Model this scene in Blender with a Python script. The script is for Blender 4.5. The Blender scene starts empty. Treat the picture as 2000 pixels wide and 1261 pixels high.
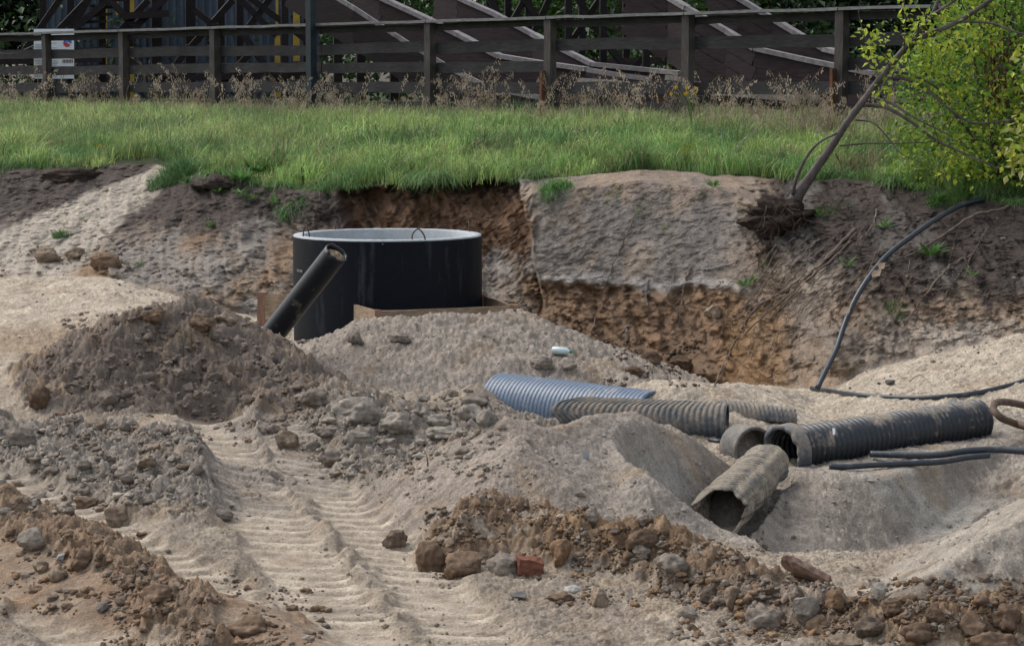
import bpy, math, random
import numpy as np
from mathutils import Vector
R = math.radians
random.seed(7); rng = np.random.default_rng(7)
sc = bpy.context.scene

# ---------------------------------------------------------------- camera
CAMZ, PITCH, F = 3.2, R(6.0), 4400.0
cam_d = bpy.data.cameras.new('camera'); cam = bpy.data.objects.new('camera', cam_d)
sc.collection.objects.link(cam); sc.camera = cam
cam.location = (0, 0, CAMZ); cam.rotation_euler = (R(90) - PITCH, 0, 0)
cam_d.sensor_width = 36; cam_d.lens = F / 2000 * 36; cam_d.clip_start = .1; cam_d.clip_end = 900
# ---------------------------------------------------------------- light
w = bpy.data.worlds.new('World'); sc.world = w; w.use_nodes = True
nt = w.node_tree; bg = nt.nodes['Background']
sky = nt.nodes.new('ShaderNodeTexSky'); sky.sky_type = 'NISHITA'; sky.sun_disc = False
SUN_EL, SUN_ROT = R(52), R(-60)
sky.sun_elevation = SUN_EL; sky.sun_rotation = SUN_ROT; sky.dust_density = 4.0; sky.air_density = 1.2; sky.ozone_density = 1.0
hs = nt.nodes.new('ShaderNodeHueSaturation'); hs.inputs['Saturation'].default_value = .42
nt.links.new(sky.outputs[0], hs.inputs['Color']); nt.links.new(hs.outputs[0], bg.inputs[0])
bg.inputs[1].default_value = .15
sd = bpy.data.lights.new('sun', 'SUN'); sun = bpy.data.objects.new('sun', sd); sc.collection.objects.link(sun)
sd.energy = .8; sd.angle = R(40); sd.color = (1, .95, .88)
# sun direction: azimuth SUN_ROT measured from +Y towards +X
sx, sy, sz = math.sin(SUN_ROT) * math.cos(SUN_EL), math.cos(SUN_ROT) * math.cos(SUN_EL), math.sin(SUN_EL)
sun.rotation_euler = Vector((sx, sy, sz)).to_track_quat('Z', 'Y').to_euler()
sc.view_settings.view_transform = 'Standard'; sc.view_settings.look = 'None'
sc.view_settings.exposure = 0.58; sc.view_settings.gamma = 1.0
sc.cycles.use_denoising = True

# ---------------------------------------------------------------- measuring helpers
CP, SP = math.cos(PITCH), math.sin(PITCH)
def at(px, py, Y):
    a = (px - 1000) / F; b = (630.5 - py) / F
    dx, dy, dz = a, CP + b * SP, -SP + b * CP
    k = Y / dy
    return np.array([dx * k, Y, CAMZ + dz * k])

# ---------------------------------------------------------------- noise
_g = np.random.default_rng(11)
PERM = _g.permutation(256); PERM = np.concatenate([PERM, PERM, PERM])
GA = _g.uniform(0, 2 * np.pi, 256); GX = np.cos(GA).astype('f4'); GY = np.sin(GA).astype('f4')
RND = _g.random((4, 256)).astype('f4')
def n2(x, y, s=0):
    xi = np.floor(x).astype('i4'); yi = np.floor(y).astype('i4')
    fx = (x - xi).astype('f4'); fy = (y - yi).astype('f4')
    u = fx * fx * fx * (fx * (fx * 6 - 15) + 10); v = fy * fy * fy * (fy * (fy * 6 - 15) + 10)
    X0 = (xi + s * 37) & 255; X1 = (X0 + 1) & 255; Y0 = yi & 255; Y1 = (Y0 + 1) & 255
    def g(a, b, p, q):
        h = PERM[PERM[a] + b]; return GX[h] * p + GY[h] * q
    n0 = g(X0, Y0, fx, fy); n1 = g(X1, Y0, fx - 1, fy)
    m0 = g(X0, Y1, fx, fy - 1); m1 = g(X1, Y1, fx - 1, fy - 1)
    a = n0 + u * (n1 - n0); b = m0 + u * (m1 - m0)
    return (a + v * (b - a)) * 1.45
def fbm(x, y, f, octv, s=0, gain=.5):
    t = 0; a = 1.
    for i in range(octv):
        t = t + a * n2(x * f, y * f, s + i); f *= 2.03; a *= gain
    return t
def lumps(x, y, size, dens, s=0, warp=.35):
    """rounded clods scattered on a cell grid; returns height in units of size"""
    f = 1 / size
    wx = x * f + warp * n2(x * f * 2.3, y * f * 2.3, s + 5); wy = y * f + warp * n2(x * f * 2.3, y * f * 2.3, s + 9)
    xi = np.floor(wx).astype('i4'); yi = np.floor(wy).astype('i4')
    out = np.zeros_like(wx, dtype='f4')
    for dx in (-1, 0, 1):
        for dy in (-1, 0, 1):
            cx = xi + dx; cy = yi + dy
            h = PERM[PERM[(cx + s * 17) & 255] + (cy & 255)]
            px_ = cx + .2 + .6 * RND[0][h]; py_ = cy + .2 + .6 * RND[1][h]
            rr = (.25 + .45 * RND[2][h]) * (RND[3][h] < dens)
            d2 = (wx - px_) ** 2 + (wy - py_) ** 2
            out = np.maximum(out, np.sqrt(np.maximum(rr * rr - d2, 0)))
    return out
def sstep(a, b, x): t = np.clip((x - a) / (b - a), 0, 1); return t * t * (3 - 2 * t)
def blob(x, y, c, rx, ry, ang=0., soft=.5):
    dx = x - c[0]; dy = y - c[1]; ca, sa = math.cos(ang), math.sin(ang)
    d = np.sqrt(((dx * ca + dy * sa) / rx) ** 2 + ((-dx * sa + dy * ca) / ry) ** 2)
    return 1 - sstep(1 - soft, 1 + soft, d)

# ---------------------------------------------------------------- mesh helpers
def mk(name, V, Fc, mat, parent=None, col=None, smooth=True, mats=None, midx=None):
    V = np.asarray(V, 'f4').reshape(-1, 3); Fc = np.asarray(Fc, 'i4')
    me = bpy.data.meshes.new(name); nf, k = Fc.shape
    me.vertices.add(len(V)); me.vertices.foreach_set('co', V.ravel())
    me.loops.add(nf * k); me.loops.foreach_set('vertex_index', Fc.ravel())
    me.polygons.add(nf); me.polygons.foreach_set('loop_start', np.arange(0, nf * k, k, dtype='i4'))
    me.polygons.foreach_set('use_smooth', np.full(nf, smooth))
    if col is not None:
        ca = me.color_attributes.new('Col', 'FLOAT_COLOR', 'POINT')
        c4 = np.ones((len(V), 4), 'f4'); c4[:, :col.shape[1]] = col
        ca.data.foreach_set('color', c4.ravel())
    me.update(calc_edges=True)
    me.materials.append(mat)
    o = bpy.data.objects.new(name, me); sc.collection.objects.link(o)
    if parent is not None: o.parent = parent
    return o
class MB:
    """collects triangles and quads of one part"""
    def __init__(s): s.V = []; s.Q = []; s.n = 0; s.C = []
    def add(s, V, Fc, col=None):
        V = np.asarray(V, float).reshape(-1, 3); Fc = np.asarray(Fc, int)
        if Fc.shape[1] == 3: Fc = np.concatenate([Fc, Fc[:, 2:3]], 1)   # marked as triangle
        s.V.append(V); s.Q.append(Fc + s.n); s.n += len(V)
        if col is not None: s.C.append(np.tile(np.asarray(col, float), (len(V), 1)) if np.ndim(col) == 1 else col)
        return s
    def build(s, name, mat, parent=None, smooth=False):
        V = np.concatenate(s.V); Q = np.concatenate(s.Q)
        me = bpy.data.meshes.new(name)
        tri = Q[:, 2] == Q[:, 3]
        fl = [tuple(q[:3]) if t else tuple(q) for q, t in zip(Q.tolist(), tri)]
        me.from_pydata(V.tolist(), [], fl)
        if s.C:
            ca = me.color_attributes.new('Col', 'FLOAT_COLOR', 'POINT')
            C = np.concatenate(s.C); c4 = np.ones((len(V), 4), 'f4'); c4[:, :C.shape[1]] = C
            ca.data.foreach_set('color', c4.ravel())
        me.polygons.foreach_set('use_smooth', np.full(len(me.polygons), smooth))
        me.materials.append(mat); me.update()
        o = bpy.data.objects.new(name, me); sc.collection.objects.link(o)
        if parent is not None: o.parent = parent
        return o
def tag(o, label=None, cat=None, group=None, kind=None):
    for k, v in (('label', label), ('category', cat), ('group', group), ('kind', kind)):
        if v: o[k] = v
    return o
def thing(name, label, cat, group=None, loc=(0, 0, 0)):
    o = bpy.data.objects.new(name, None); sc.collection.objects.link(o); o.location = loc
    o.empty_display_size = .1
    return tag(o, label, cat, group)
def part(parent, b, name, mat, smooth=False):
    """build an MB given in world coordinates under an empty that may stand away from the origin"""
    l = np.array(parent.location if parent.parent is None else parent.parent.location)
    if parent.parent is not None: l = l * 0 + np.array(parent.parent.location) + np.array(parent.location)
    b.V = [v - l for v in b.V]
    return b.build(name, mat, parent, smooth)
def nrm(v): v = np.asarray(v, float); return v / max(np.linalg.norm(v), 1e-9)
def box_between(b, p0, p1, wid, thk, up=(0, 0, 1), jit=0, nseg=1, col=None):
    """board from p0 to p1: wid along 'up', thk across"""
    p0 = np.asarray(p0, float); p1 = np.asarray(p1, float); d = nrm(p1 - p0); up = np.asarray(up, float)
    sdv = nrm(np.cross(d, up)); u = nrm(np.cross(sdv, d)); V = []
    for i in range(nseg + 1):
        c = p0 + (p1 - p0) * i / nseg
        if 0 < i < nseg: c = c + jit * rng.normal(size=3)
        for a, e in ((-1, -1), (1, -1), (1, 1), (-1, 1)): V.append(c + sdv * a * thk / 2 + u * e * wid / 2 + jit * .3 * rng.normal(size=3))
    Fc = [[3, 2, 1, 0], [nseg * 4 + k for k in (0, 1, 2, 3)]]
    for i in range(nseg):
        for k in range(4):
            a = i * 4 + k; c = i * 4 + (k + 1) % 4; Fc.append([a, c, c + 4, a + 4])
    return b.add(V, Fc, col)
def spline(P, n):
    P = np.asarray(P, float); P = np.concatenate([[2 * P[0] - P[1]], P, [2 * P[-1] - P[-2]]])
    out = []; m = len(P) - 3
    for t in np.linspace(0, m, n):
        i = min(int(t), m - 1); f = t - i; a, b, c, d = P[i:i + 4]
        out.append(.5 * (2 * b + (c - a) * f + (2 * a - 5 * b + 4 * c - d) * f * f + (3 * b - a - 3 * c + d) * f ** 3))
    return np.array(out)
def sweep(b, P, rad, ns=8, caps=True, rough=0, col=None):
    P = np.asarray(P, float); n = len(P); rad = np.broadcast_to(rad, n).astype(float)
    T = np.gradient(P, axis=0); T /= np.maximum(np.linalg.norm(T, axis=1, keepdims=True), 1e-9)
    u = nrm(np.cross(T[0], (0.13, .21, 1))) if abs(T[0][2]) < .95 else nrm(np.cross(T[0], (0, 1, 0)))
    V = []
    for i in range(n):
        u = nrm(u - T[i] * np.dot(u, T[i])); v = np.cross(T[i], u)
        for k in range(ns):
            a = 2 * np.pi * k / ns; r = rad[i] * (1 + rough * rng.normal())
            V.append(P[i] + r * (math.cos(a) * u + math.sin(a) * v))
    Fc = []
    for i in range(n - 1):
        for k in range(ns):
            k2 = (k + 1) % ns; Fc.append([i * ns + k, i * ns + k2, (i + 1) * ns + k2, (i + 1) * ns + k])
    if caps:
        V += [P[0], P[-1]]; c0 = n * ns
        for k in range(ns):
            k2 = (k + 1) % ns; Fc.append([c0, k2, k, k]); Fc.append([c0 + 1, (n - 1) * ns + k, (n - 1) * ns + k2, (n - 1) * ns + k2])
    Fc = np.array(Fc)
    return b.add(V, Fc, col)

# ---------------------------------------------------------------- materials
def mat(name, base=None, rough=.9, bump=None, spec=.25, var=None, metallic=0, usecol=False, coltint=None):
    """base colour (or vertex colour) x noise variation, layered bump"""
    m = bpy.data.materials.new(name); m.use_nodes = True; t = m.node_tree; N = t.nodes; L = t.links
    bs = N['Principled BSDF']; bs.inputs['Roughness'].default_value = rough; bs.inputs['Metallic'].default_value = metallic
    bs.inputs['Specular IOR Level'].default_value = spec
    tc = N.new('ShaderNodeTexCoord')
    if usecol:
        c = N.new('ShaderNodeAttribute'); c.attribute_name = 'Col'; src = c.outputs['Color']
    else:
        c = N.new('ShaderNodeRGB'); c.outputs[0].default_value = (*base, 1); src = c.outputs[0]
    for (sc_, lo, hi, det, stretch) in (var or []):
        mp = N.new('ShaderNodeMapping'); mp.inputs['Scale'].default_value = stretch; L.new(tc.outputs['Object'], mp.inputs[0])
        n = N.new('ShaderNodeTexNoise'); n.inputs['Scale'].default_value = sc_; n.inputs['Detail'].default_value = det; n.inputs['Roughness'].default_value = .6
        L.new(mp.outputs[0], n.inputs['Vector'])
        mr = N.new('ShaderNodeMapRange'); mr.inputs[1].default_value = .3; mr.inputs[2].default_value = .7; mr.inputs[3].default_value = lo; mr.inputs[4].default_value = hi
        L.new(n.outputs[0], mr.inputs[0])
        mx = N.new('ShaderNodeVectorMath'); mx.operation = 'SCALE'; L.new(src, mx.inputs[0]); L.new(mr.outputs[0], mx.inputs['Scale']); src = mx.outputs[0]
    L.new(src, bs.inputs['Base Color'])
    prev = None
    for (sc_, st, dist, stretch) in (bump or []):
        mp = N.new('ShaderNodeMapping'); mp.inputs['Scale'].default_value = stretch; L.new(tc.outputs['Object'], mp.inputs[0])
        n = N.new('ShaderNodeTexNoise'); n.inputs['Scale'].default_value = sc_; n.inputs['Detail'].default_value = 6; n.inputs['Roughness'].default_value = .65
        L.new(mp.outputs[0], n.inputs['Vector'])
        bp = N.new('ShaderNodeBump'); bp.inputs['Strength'].default_value = st; bp.inputs['Distance'].default_value = dist
        L.new(n.outputs[0], bp.inputs['Height'])
        if prev: L.new(prev.outputs[0], bp.inputs['Normal'])
        prev = bp
    if prev: L.new(prev.outputs[0], bs.inputs['Normal'])
    return m
ONE = (1, 1, 1)
# ================================================================ GROUND
# feature lines of the site, each a list of (px, py, distance) turned into x, y, z
def line(pts): P = np.array([at(*p) for p in pts]); return P
def ufn(P):  # (u, Y, z) with u = x / y
    u = P[:, 0] / P[:, 1]; o = np.argsort(u); return u[o], P[o, 1], P[o, 2]
EDGE = ufn(line([(-700, 330, 36), (-200, 330, 34), (0, 330, 33.5), (200, 325, 33), (300, 318, 32.8), (390, 345, 31.4), (500, 362, 30.8), (650, 368, 30), (840, 352, 29.4), (1040, 350, 28.9), (1100, 345, 28.8), (1250, 330, 28.5), (1400, 342, 28.2), (1550, 352, 27.8), (1750, 360, 27.2), (1900, 385, 26.4), (2000, 402, 26), (2300, 430, 25), (2900, 450, 23)]))
FOOT = ufn(line([(-700, 540, 30), (-200, 540, 29.5), (0, 540, 29.2), (200, 542, 28.8), (300, 565, 28.4), (420, 600, 27.8), (600, 640, 27.6), (900, 650, 27.6), (1050, 720, 27.0), (1200, 750, 26.6), (1350, 757, 25.9), (1500, 760, 25), (1620, 762, 24.2), (1700, 720, 24.2), (1850, 688, 24.1), (2000, 652, 24), (2300, 600, 23.6), (2900, 560, 22)]))
# the slope between foot and edge: (px, t, h) knots of two intermediate lines, t run fraction, h height fraction
MIDP = np.array([-700, 0, 150, 330, 480, 640, 760, 960, 1040, 1240, 1440, 1520, 1650, 1850, 2000, 2900]) - 1000.
MID_T1 = np.array([.35, .35, .35, .35, .35, .40, .50, .42, .36, .30, .32, .34, .33, .33, .33, .33])
MID_H1 = np.array([.33, .33, .33, .40, .42, .35, .30, .30, .42, .46, .46, .42, .50, .45, .42, .42])
MID_T2 = np.array([.80, .80, .75, .72, .72, .80, .80, .70, .72, .72, .70, .68, .70, .70, .70, .70])
MID_H2 = np.array([.72, .72, .74, .72, .74, .62, .55, .66, .93, .95, .93, .80, .80, .80, .80, .80])
def lerp_u(tab, u, k): return np.interp(u, tab[0], tab[k])
def base_profile(u):
    """knots (Y, z) of the cross-section along the ray direction u; arrays shaped like u"""
    pxr = u * F  # roughly pixels from the middle
    e_y, e_z = lerp_u(EDGE, u, 1), lerp_u(EDGE, u, 2); f_y, f_z = lerp_u(FOOT, u, 1), lerp_u(FOOT, u, 2)
    t1, h1, t2, h2 = (np.interp(pxr, MIDP, a) for a in (MID_T1, MID_H1, MID_T2, MID_H2))
    fy = fence_y(u)
    zl = np.interp(pxr, [-1000, -700, -400, 0, 300, 600, 1000], [.42, .36, .16, .02, -.05, -.07, .0])
    zn = np.interp(pxr, [-1000, -700, -400, 0, 300, 600, 1000], [.12, .08, .03, .0, -.05, -.10, -.06])
    Y = [0 * u - 2, 0 * u + 8, 0 * u + 12.5, 0 * u + 17, 0 * u + 21.3, f_y, f_y + t1 * (e_y - f_y), f_y + t2 * (e_y - f_y), e_y, e_y + 1.2, fy, fy + 20, 0 * u + 600]
    Z = [0 * u - .05, 0 * u - .05, 0 * u, zn, zl * .8 + zn * .2, f_z, f_z + h1 * (e_z - f_z), f_z + h2 * (e_z - f_z), e_z, e_z + .07, 2.50 - .35 * u, 0 * u + 2.6, 0 * u + 3]
    return Y, Z
FA, FB = at(90, 63, 47.9), at(1645, 15, 33.0)     # fence top line
def fence_y(u):
    # intersection of ray x = u y with the fence line
    d = FB - FA; s = (u * FA[1] - FA[0]) / (d[0] - u * d[1]); return np.clip(FA[1] + s * d[1], 29, 60)
def base_h(u, Y):
    ks, zs = base_profile(u); z = np.array(zs[0], dtype=float) + 0 * Y
    for i in range(len(ks) - 1):
        t = np.clip((Y - ks[i]) / (ks[i + 1] - ks[i]), 0, 1)
        if i in (1, 2, 3, 4, 9, 10): t = t * t * (3 - 2 * t) * .5 + t * .5
        z = np.where(Y >= ks[i], zs[i] + (zs[i + 1] - zs[i]) * t, z)
    return z
def crest_field(x, y, pts, sn, sf, rnd, width=0., zoff=0):
    """height of a heap whose crest runs through pts; falls by slope sn towards the viewer side, sf behind"""
    P = np.array(pts, float); best = np.full(x.shape, -9., 'f4')
    for a, b in zip(P[:-1], P[1:]):
        dx, dy = b[0] - a[0], b[1] - a[1]; L2 = dx * dx + dy * dy
        t = np.clip(((x - a[0]) * dx + (y - a[1]) * dy) / L2, 0, 1)
        qx = x - a[0] - t * dx; qy = y - a[1] - t * dy; d = np.sqrt(qx * qx + qy * qy)
        sgn = qy * dx - qx * dy
        s = sf + (sn - sf) * sstep(-.12, .12, -sgn / math.sqrt(L2) / (d + .03))
        d = np.maximum(d - width, 0); d = np.sqrt(d * d + rnd * rnd) - rnd
        best = np.maximum(best, a[2] + t * (b[2] - a[2]) + zoff - s * d)
    return best
def smax(a, b, k=.05): h = np.clip(.5 + .5 * (a - b) / k, 0, 1); return b + (a - b) * h + k * h * (1 - h)
def smin(a, b, k=.05): return -smax(-a, -b, k)
ML = lambda pts: [at(*p) for p in pts]
def atz(px, py, z):
    a = (px - 1000) / F; b = (630.5 - py) / F; k = (z - CAMZ) / (-SP + b * CP); return np.array([a * k, (CP + b * SP) * k, z])
MZ = lambda pts: [atz(*p) for p in pts]
PIT = dict(pts=MZ([(1440, 1112, -.48), (1520, 1125, -.54), (1640, 1115, -.58), (1750, 1080, -.58), (1865, 1037, -.52), (1935, 970, -.33), (1995, 905, -.14), (2060, 850, .03)]))
GQ0, GQ1 = at(1500, 905, 18.95), at(1392, 1014, 17.35)
GUT = [(GQ0[0], GQ0[1], .20), (GQ1[0], GQ1[1], .47), (GQ1[0] + .04, GQ1[1] - .40, .48)]
HEAPS = [   # crest, near slope, far slope, rounding, flat width
    ('tank', ML([(690, 628, 24.7), (735, 632, 24.1), (860, 618, 24.25), (1000, 612, 24.6), (1055, 660, 24.6), (1140, 705, 24.2), (1235, 750, 23.7)]), .40, .8, .07, .05),
    ('cover', ML([(905, 735, 23.2), (960, 712, 23.2), (1010, 700, 23.4), (1100, 702, 23.5), (1180, 724, 23.5), (1245, 752, 23.2)]), .75, .4, .05, .02),
    ('cap', ML([(880, 760, 22.2), (930, 752, 22.1), (955, 775, 22.0)]), .6, .6, .05, .0),
    ('shelf', ML([(1285, 754, 21.6), (1320, 750, 21.5), (1400, 752, 22.2), (1500, 757, 23.5)]), .40, .4, .06, .10),
    ('left', ML([(40, 775, 20.9), (100, 735, 21.0), (180, 668, 21.2), (250, 626, 21.5), (330, 602, 21.8), (395, 596, 22.3), (455, 640, 22.7), (500, 694, 22.8), (545, 718, 22.8), (590, 728, 22.3), (635, 755, 21.6), (690, 800, 20.9)]), .62, .65, .06, .02),
    ('rib', ML([(440, 665, 21.9), (510, 720, 21.5), (570, 780, 20.7), (520, 850, 19.8)]), .6, .6, .1, .08),
    ('rib2', ML([(250, 626, 21.5), (180, 720, 20.7), (140, 800, 20.1), (110, 860, 19.4)]), .5, .5, .1, .05),
    ('rubble', ML([(560, 790, 20.6), (640, 770, 20.5), (740, 800, 20.2), (850, 815, 20.2), (930, 812, 20.1)]), .25, .5, .2, .15),
    ('centre', ML([(840, 930, 17.6), (920, 855, 17.3), (1000, 806, 17.2), (1060, 808, 17.15), (1140, 802, 17.6), (1235, 806, 18.25), (1300, 834, 18.6), (1395, 900, 18.95), (1425, 925, 19.0)]), .60, .75, .05, .0),
    ('centre_rib', ML([(1030, 808, 17.15), (1010, 880, 16.5), (960, 950, 16.1), (890, 1020, 15.7)]), .55, .55, .05, .0),
    ('centre_rib2', ML([(1235, 806, 18.25), (1222, 860, 17.1), (1260, 935, 16.5), (1290, 975, 16.5)]), .55, .7, .04, .0),
    ('brown', MZ([(830, 1072, .04), (860, 1055, .10), (900, 1035, .16), (960, 975, .26), (1060, 1012, .20), (1140, 1045, .16), (1270, 1035, .20), (1350, 1075, .16), (1420, 1108, .13), (1500, 1148, .11), (1620, 1180, .10), (1800, 1205, .12), (1960, 1200, .14), (2200, 1210, .12)]), .5, .55, .06, .0),
    ('right', MZ([(2500, 850, .7), (2150, 915, .6), (2030, 985, .50), (1930, 1055, .38), (1840, 1120, .24), (1750, 1172, .1)]), .55, .75, .04, .0),
    ('leftfore', MZ([(-300, 825, .34), (-50, 830, .34), (120, 838, .32), (250, 845, .32), (335, 865, .30), (385, 925, .22), (400, 975, .12)]), .16, .5, .10, .10),
    ('leftbrown', MZ([(-60, 955, .22), (40, 1005, .24), (130, 1045, .26), (240, 1105, .22), (360, 1150, .18), (480, 1185, .16), (600, 1260, .10)]), .35, .45, .08, .05),
]
def H0(x, y):
    """ground height without the fine relief"""
    u = x / np.maximum(y, .5); z = base_h(u, y)
    pit0 = crest_field(x, y, [(p[0], p[1], -p[2]) for p in PIT['pts']], np.interp(u * F, [400, 500], [1.5, .42]), np.interp(u * F, [400, 470, 540, 760], [1.6, .8, .45, 1.5]), .06, .18)
    z = smin(z, -pit0, .06)
    hf = {}
    for nme, pts, sn, sf, rd, wd in HEAPS:
        if nme == 'brown': pz = -pit0; z = smin(z, pz + 3 * np.maximum(pz + .14, 0), .05)
        h = crest_field(x, y, pts, sn, sf, rd, wd); hf[nme] = h - z; z = smax(z, h, .05)
    z = z - .30 * blob(x, y, at(600, 690, 24.75), .42, .35, 0, .6)
    g_ = crest_field(x, y, GUT, 1.7, 1.7, .05, .15); z = smin(z, -g_, .04)
    # slot dug for the pipe along the front of the tank heap, hollow in the left heap
    c = at(330, 730, 20.9); z = z - .16 * blob(x, y, c, .8, .5, .2, .9)
    c = at(1130, 860, 17.1); z = z - .12 * blob(x, y, c, .38, .5, -.5, .8)
    return z, hf
TRACKS = [(ML([(415, 850, 20.4), (430, 890, 19.6), (500, 990, 17.0), (590, 1110, 14.9), (700, 1261, 12.7), (820, 1450, 10.8)]), .34),
          (ML([(560, 870, 20), (620, 950, 17.8), (720, 1040, 16.2), (860, 1180, 13.8), (1050, 1400, 11.3)]), .30),
          (ML([(-100, 930, 18), (60, 985, 17), (230, 1060, 15.6), (400, 1150, 14.2), (560, 1290, 12.4), (650, 1400, 11.3)]), .30),
          (ML([(-120, 1080, 15), (60, 1170, 13.9), (200, 1261, 12.7), (300, 1400, 11)]), .3)]
cu = np.concatenate([np.linspace(-1.1, -.26, 60)[:-1], np.linspace(-.26, -.235, 26)[:-1], np.linspace(-.235, .235, 800), np.linspace(.235, .26, 26)[1:], np.linspace(.26, 1.1, 60)[1:]])
NU = len(cu)
f_y = lerp_u(FOOT, cu, 1); e_y = lerp_u(EDGE, cu, 1); fy = fence_y(cu)
def seg(a, b, n): t = np.linspace(0, 1, n + 1)[:-1][:, None]; return a + (b - a) * t
o1 = np.ones(NU)
YY = np.concatenate([seg(-2 * o1, 8 * o1, 12), seg(8 * o1, 12.3 * o1, 50), seg(12.3 * o1, 17 * o1, 330), seg(17 * o1, 21.3 * o1, 260), seg(21.3 * o1, f_y, 230), seg(f_y, e_y + .1, 330), seg(e_y + .1, np.maximum(fy, e_y + .5), 70), seg(np.maximum(fy, e_y + .5), 70 * o1, 15), seg(70 * o1, 600 * o1, 6), 600 * o1[None]])
NV = len(YY)
XX = cu[None, :] * np.maximum(YY, .5); XX[YY < .5] = (cu[None, :] * 8 * o1)[np.zeros(NV, int)][YY < .5]
zz, HF = H0(XX, YY)
Z0 = zz.copy()
# masks in plan -------------------------------------------------------------
tslope = (YY - f_y) / (e_y - f_y)
bank = sstep(-.06, .04, tslope) * (1 - sstep(1.0, 1.06, tslope))
plateau = sstep(.98, 1.02, tslope)
flat = (1 - bank) * (1 - plateau)
PXR = cu[None, :] * F + 1000 + 0 * YY       # plan bearing, in the units of the survey
n_big = fbm(XX, YY, .9, 3, 3); n_mid = fbm(XX, YY, 3.1, 3, 21); n_fine = fbm(XX, YY, 11., 4, 31)
def heapmask(n, lo=-.03, hi=.06): return sstep(lo, hi, HF[n] + .03 * n_mid)
m_left = np.maximum.reduce([heapmask(k) for k in ('left', 'rib', 'rib2')]) * (YY < 24)
m_brown = heapmask('brown') * (XX / YY > -.06)
m_lbrown = heapmask('leftbrown'); m_lfore = heapmask('leftfore'); m_rub = np.maximum(heapmask('rubble'), blob(XX, YY, at(760, 880, 18.8), 1.0, 1.2, .2, .7))
m_cent = np.maximum.reduce([heapmask(k) for k in ('centre', 'centre_rib', 'centre_rib2')]); m_tank = np.maximum(heapmask('tank'), heapmask('cover'))
pitd = crest_field(XX, YY, [(p[0], p[1], 0) for p in PIT['pts']], 1, 1, .01)
m_pit = sstep(-1.6, -1.1, pitd) * (1 - m_brown)
m_right = heapmask('right') * (PXR > 1700)
rough = np.clip(.25 + 1.25 * m_left + 1.5 * m_brown + 1.4 * m_lbrown + 1.0 * m_lfore + 1.1 * m_rub + .35 * m_tank - .05 * m_cent, .1, 1.75) * (1 - .6 * m_right)
smoothpatch = np.maximum(blob(XX, YY, at(1310, 890, 17.6), .22, .55, -.4, .5), blob(XX, YY, at(1800, 960, 19.0), .6, .42, -.3, .5))
rough = np.maximum(rough, .3 * sstep(.2, .7, fbm(XX, YY, 1.2, 2, 88)) * flat * (XX / YY < -.02) * (YY < 19))
rough = rough * (1 - .9 * smoothpatch)
# relief ---------------------------------------------------------------------
near = (YY < 36) * 1.
wX = XX + .03 * n_mid + .010 * n_fine; wY = YY + .03 * n_mid - .010 * n_fine
L1 = lumps(wX, wY, .30, .5, 1); L2 = lumps(wX, wY, .15, .75, 2); L3 = lumps(wX, wY, .075, .85, 3); L4 = lumps(wX, wY, .042, .8, 4)
bil = lambda f, s: -.45 + 2.2 * np.abs(n2(XX * f + .35 * n_mid, YY * f + .35 * n_mid, s))
B1, B2, B3, B4 = bil(4.5, 201), bil(10.5, 202), bil(23., 203), bil(50., 204)
billow = .040 * B1 + .024 * B2 + .012 * B3 + .006 * B4
rel = .030 * n_big + .020 * n_mid + .008 * n_fine + .0045 * fbm(XX, YY, 34, 2, 44)
lum = .30 * .30 * L1 * sstep(.6, 1.3, rough) + .15 * .55 * L2 * sstep(.35, 1.1, rough) + .075 * .75 * L3 * sstep(.12, .8, rough) + .042 * .7 * L4 * sstep(0, .3, rough) * .9
crack = np.abs(fbm(XX, YY, 5.5, 3, 60)); crack = -.035 * (1 - sstep(0, .05, crack)) * sstep(.55, 1, np.maximum(m_rub, m_lfore))
trk = np.zeros_like(zz); ntr = np.zeros_like(zz); lugc = np.zeros_like(zz); better0 = lambda d, w_: d < w_
for pts, wdt in TRACKS:
    acc = 0.; bestd = np.full(zz.shape, 9.); al = np.zeros_like(zz)
    P = spline(pts, 26)
    for a, b in zip(P[:-1], P[1:]):
        d = b - a; L = math.hypot(d[0], d[1]); t = np.clip(((XX - a[0]) * d[0] + (YY - a[1]) * d[1]) / L ** 2, 0, 1)
        qx = XX - a[0] - t * d[0]; qy = YY - a[1] - t * d[1]; dd = np.sqrt(qx * qx + qy * qy)
        sg = np.sign(qx * d[1] - qy * d[0]); better = dd < bestd
        bestd = np.where(better, dd, bestd); al = np.where(better, acc + t * L + sg * dd * .35, al); acc += L
    inside = 1 - sstep(wdt * .70, wdt * 1.15, bestd + .06 * n_mid + .04 * n_big)
    berm = np.exp(-((bestd - wdt * 1.25) / (wdt * .30)) ** 2)
    lug = np.clip(np.sin(al * 2 * np.pi / .23 + .5 * n_mid) * 3.2, -1, 1)
    fade = np.clip(.72 + .6 * n_big + .4 * n_mid, 0, 1)
    trk += -.060 * inside + .016 * berm * (.6 + .9 * n_mid) + .028 * lug * inside * fade * (.45 + .75 * np.clip(bestd / wdt, 0, 1) ** 2)
    ntr = np.maximum(ntr, inside); lugc = np.where(better0(bestd, wdt), lug * fade, lugc)
trk *= flat * (1 - m_brown) * (1 - m_lbrown * .9)
rough_l = (lum + billow * (np.clip((rough - .1) * .38, 0, .55) + .10)) * (1 - .9 * ntr)
zz += flat * (rel * (1 - .8 * ntr) * (1 - .6 * smoothpatch) + rough_l + crack) + trk + plateau * near * (.05 * n_big + .02 * n_mid)
# striations sliding down the right sand face
stri = n2(XX * 9 - YY * 6, (XX + YY) * 1.2, 77) * .012 * m_right; zz += stri * flat
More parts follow.
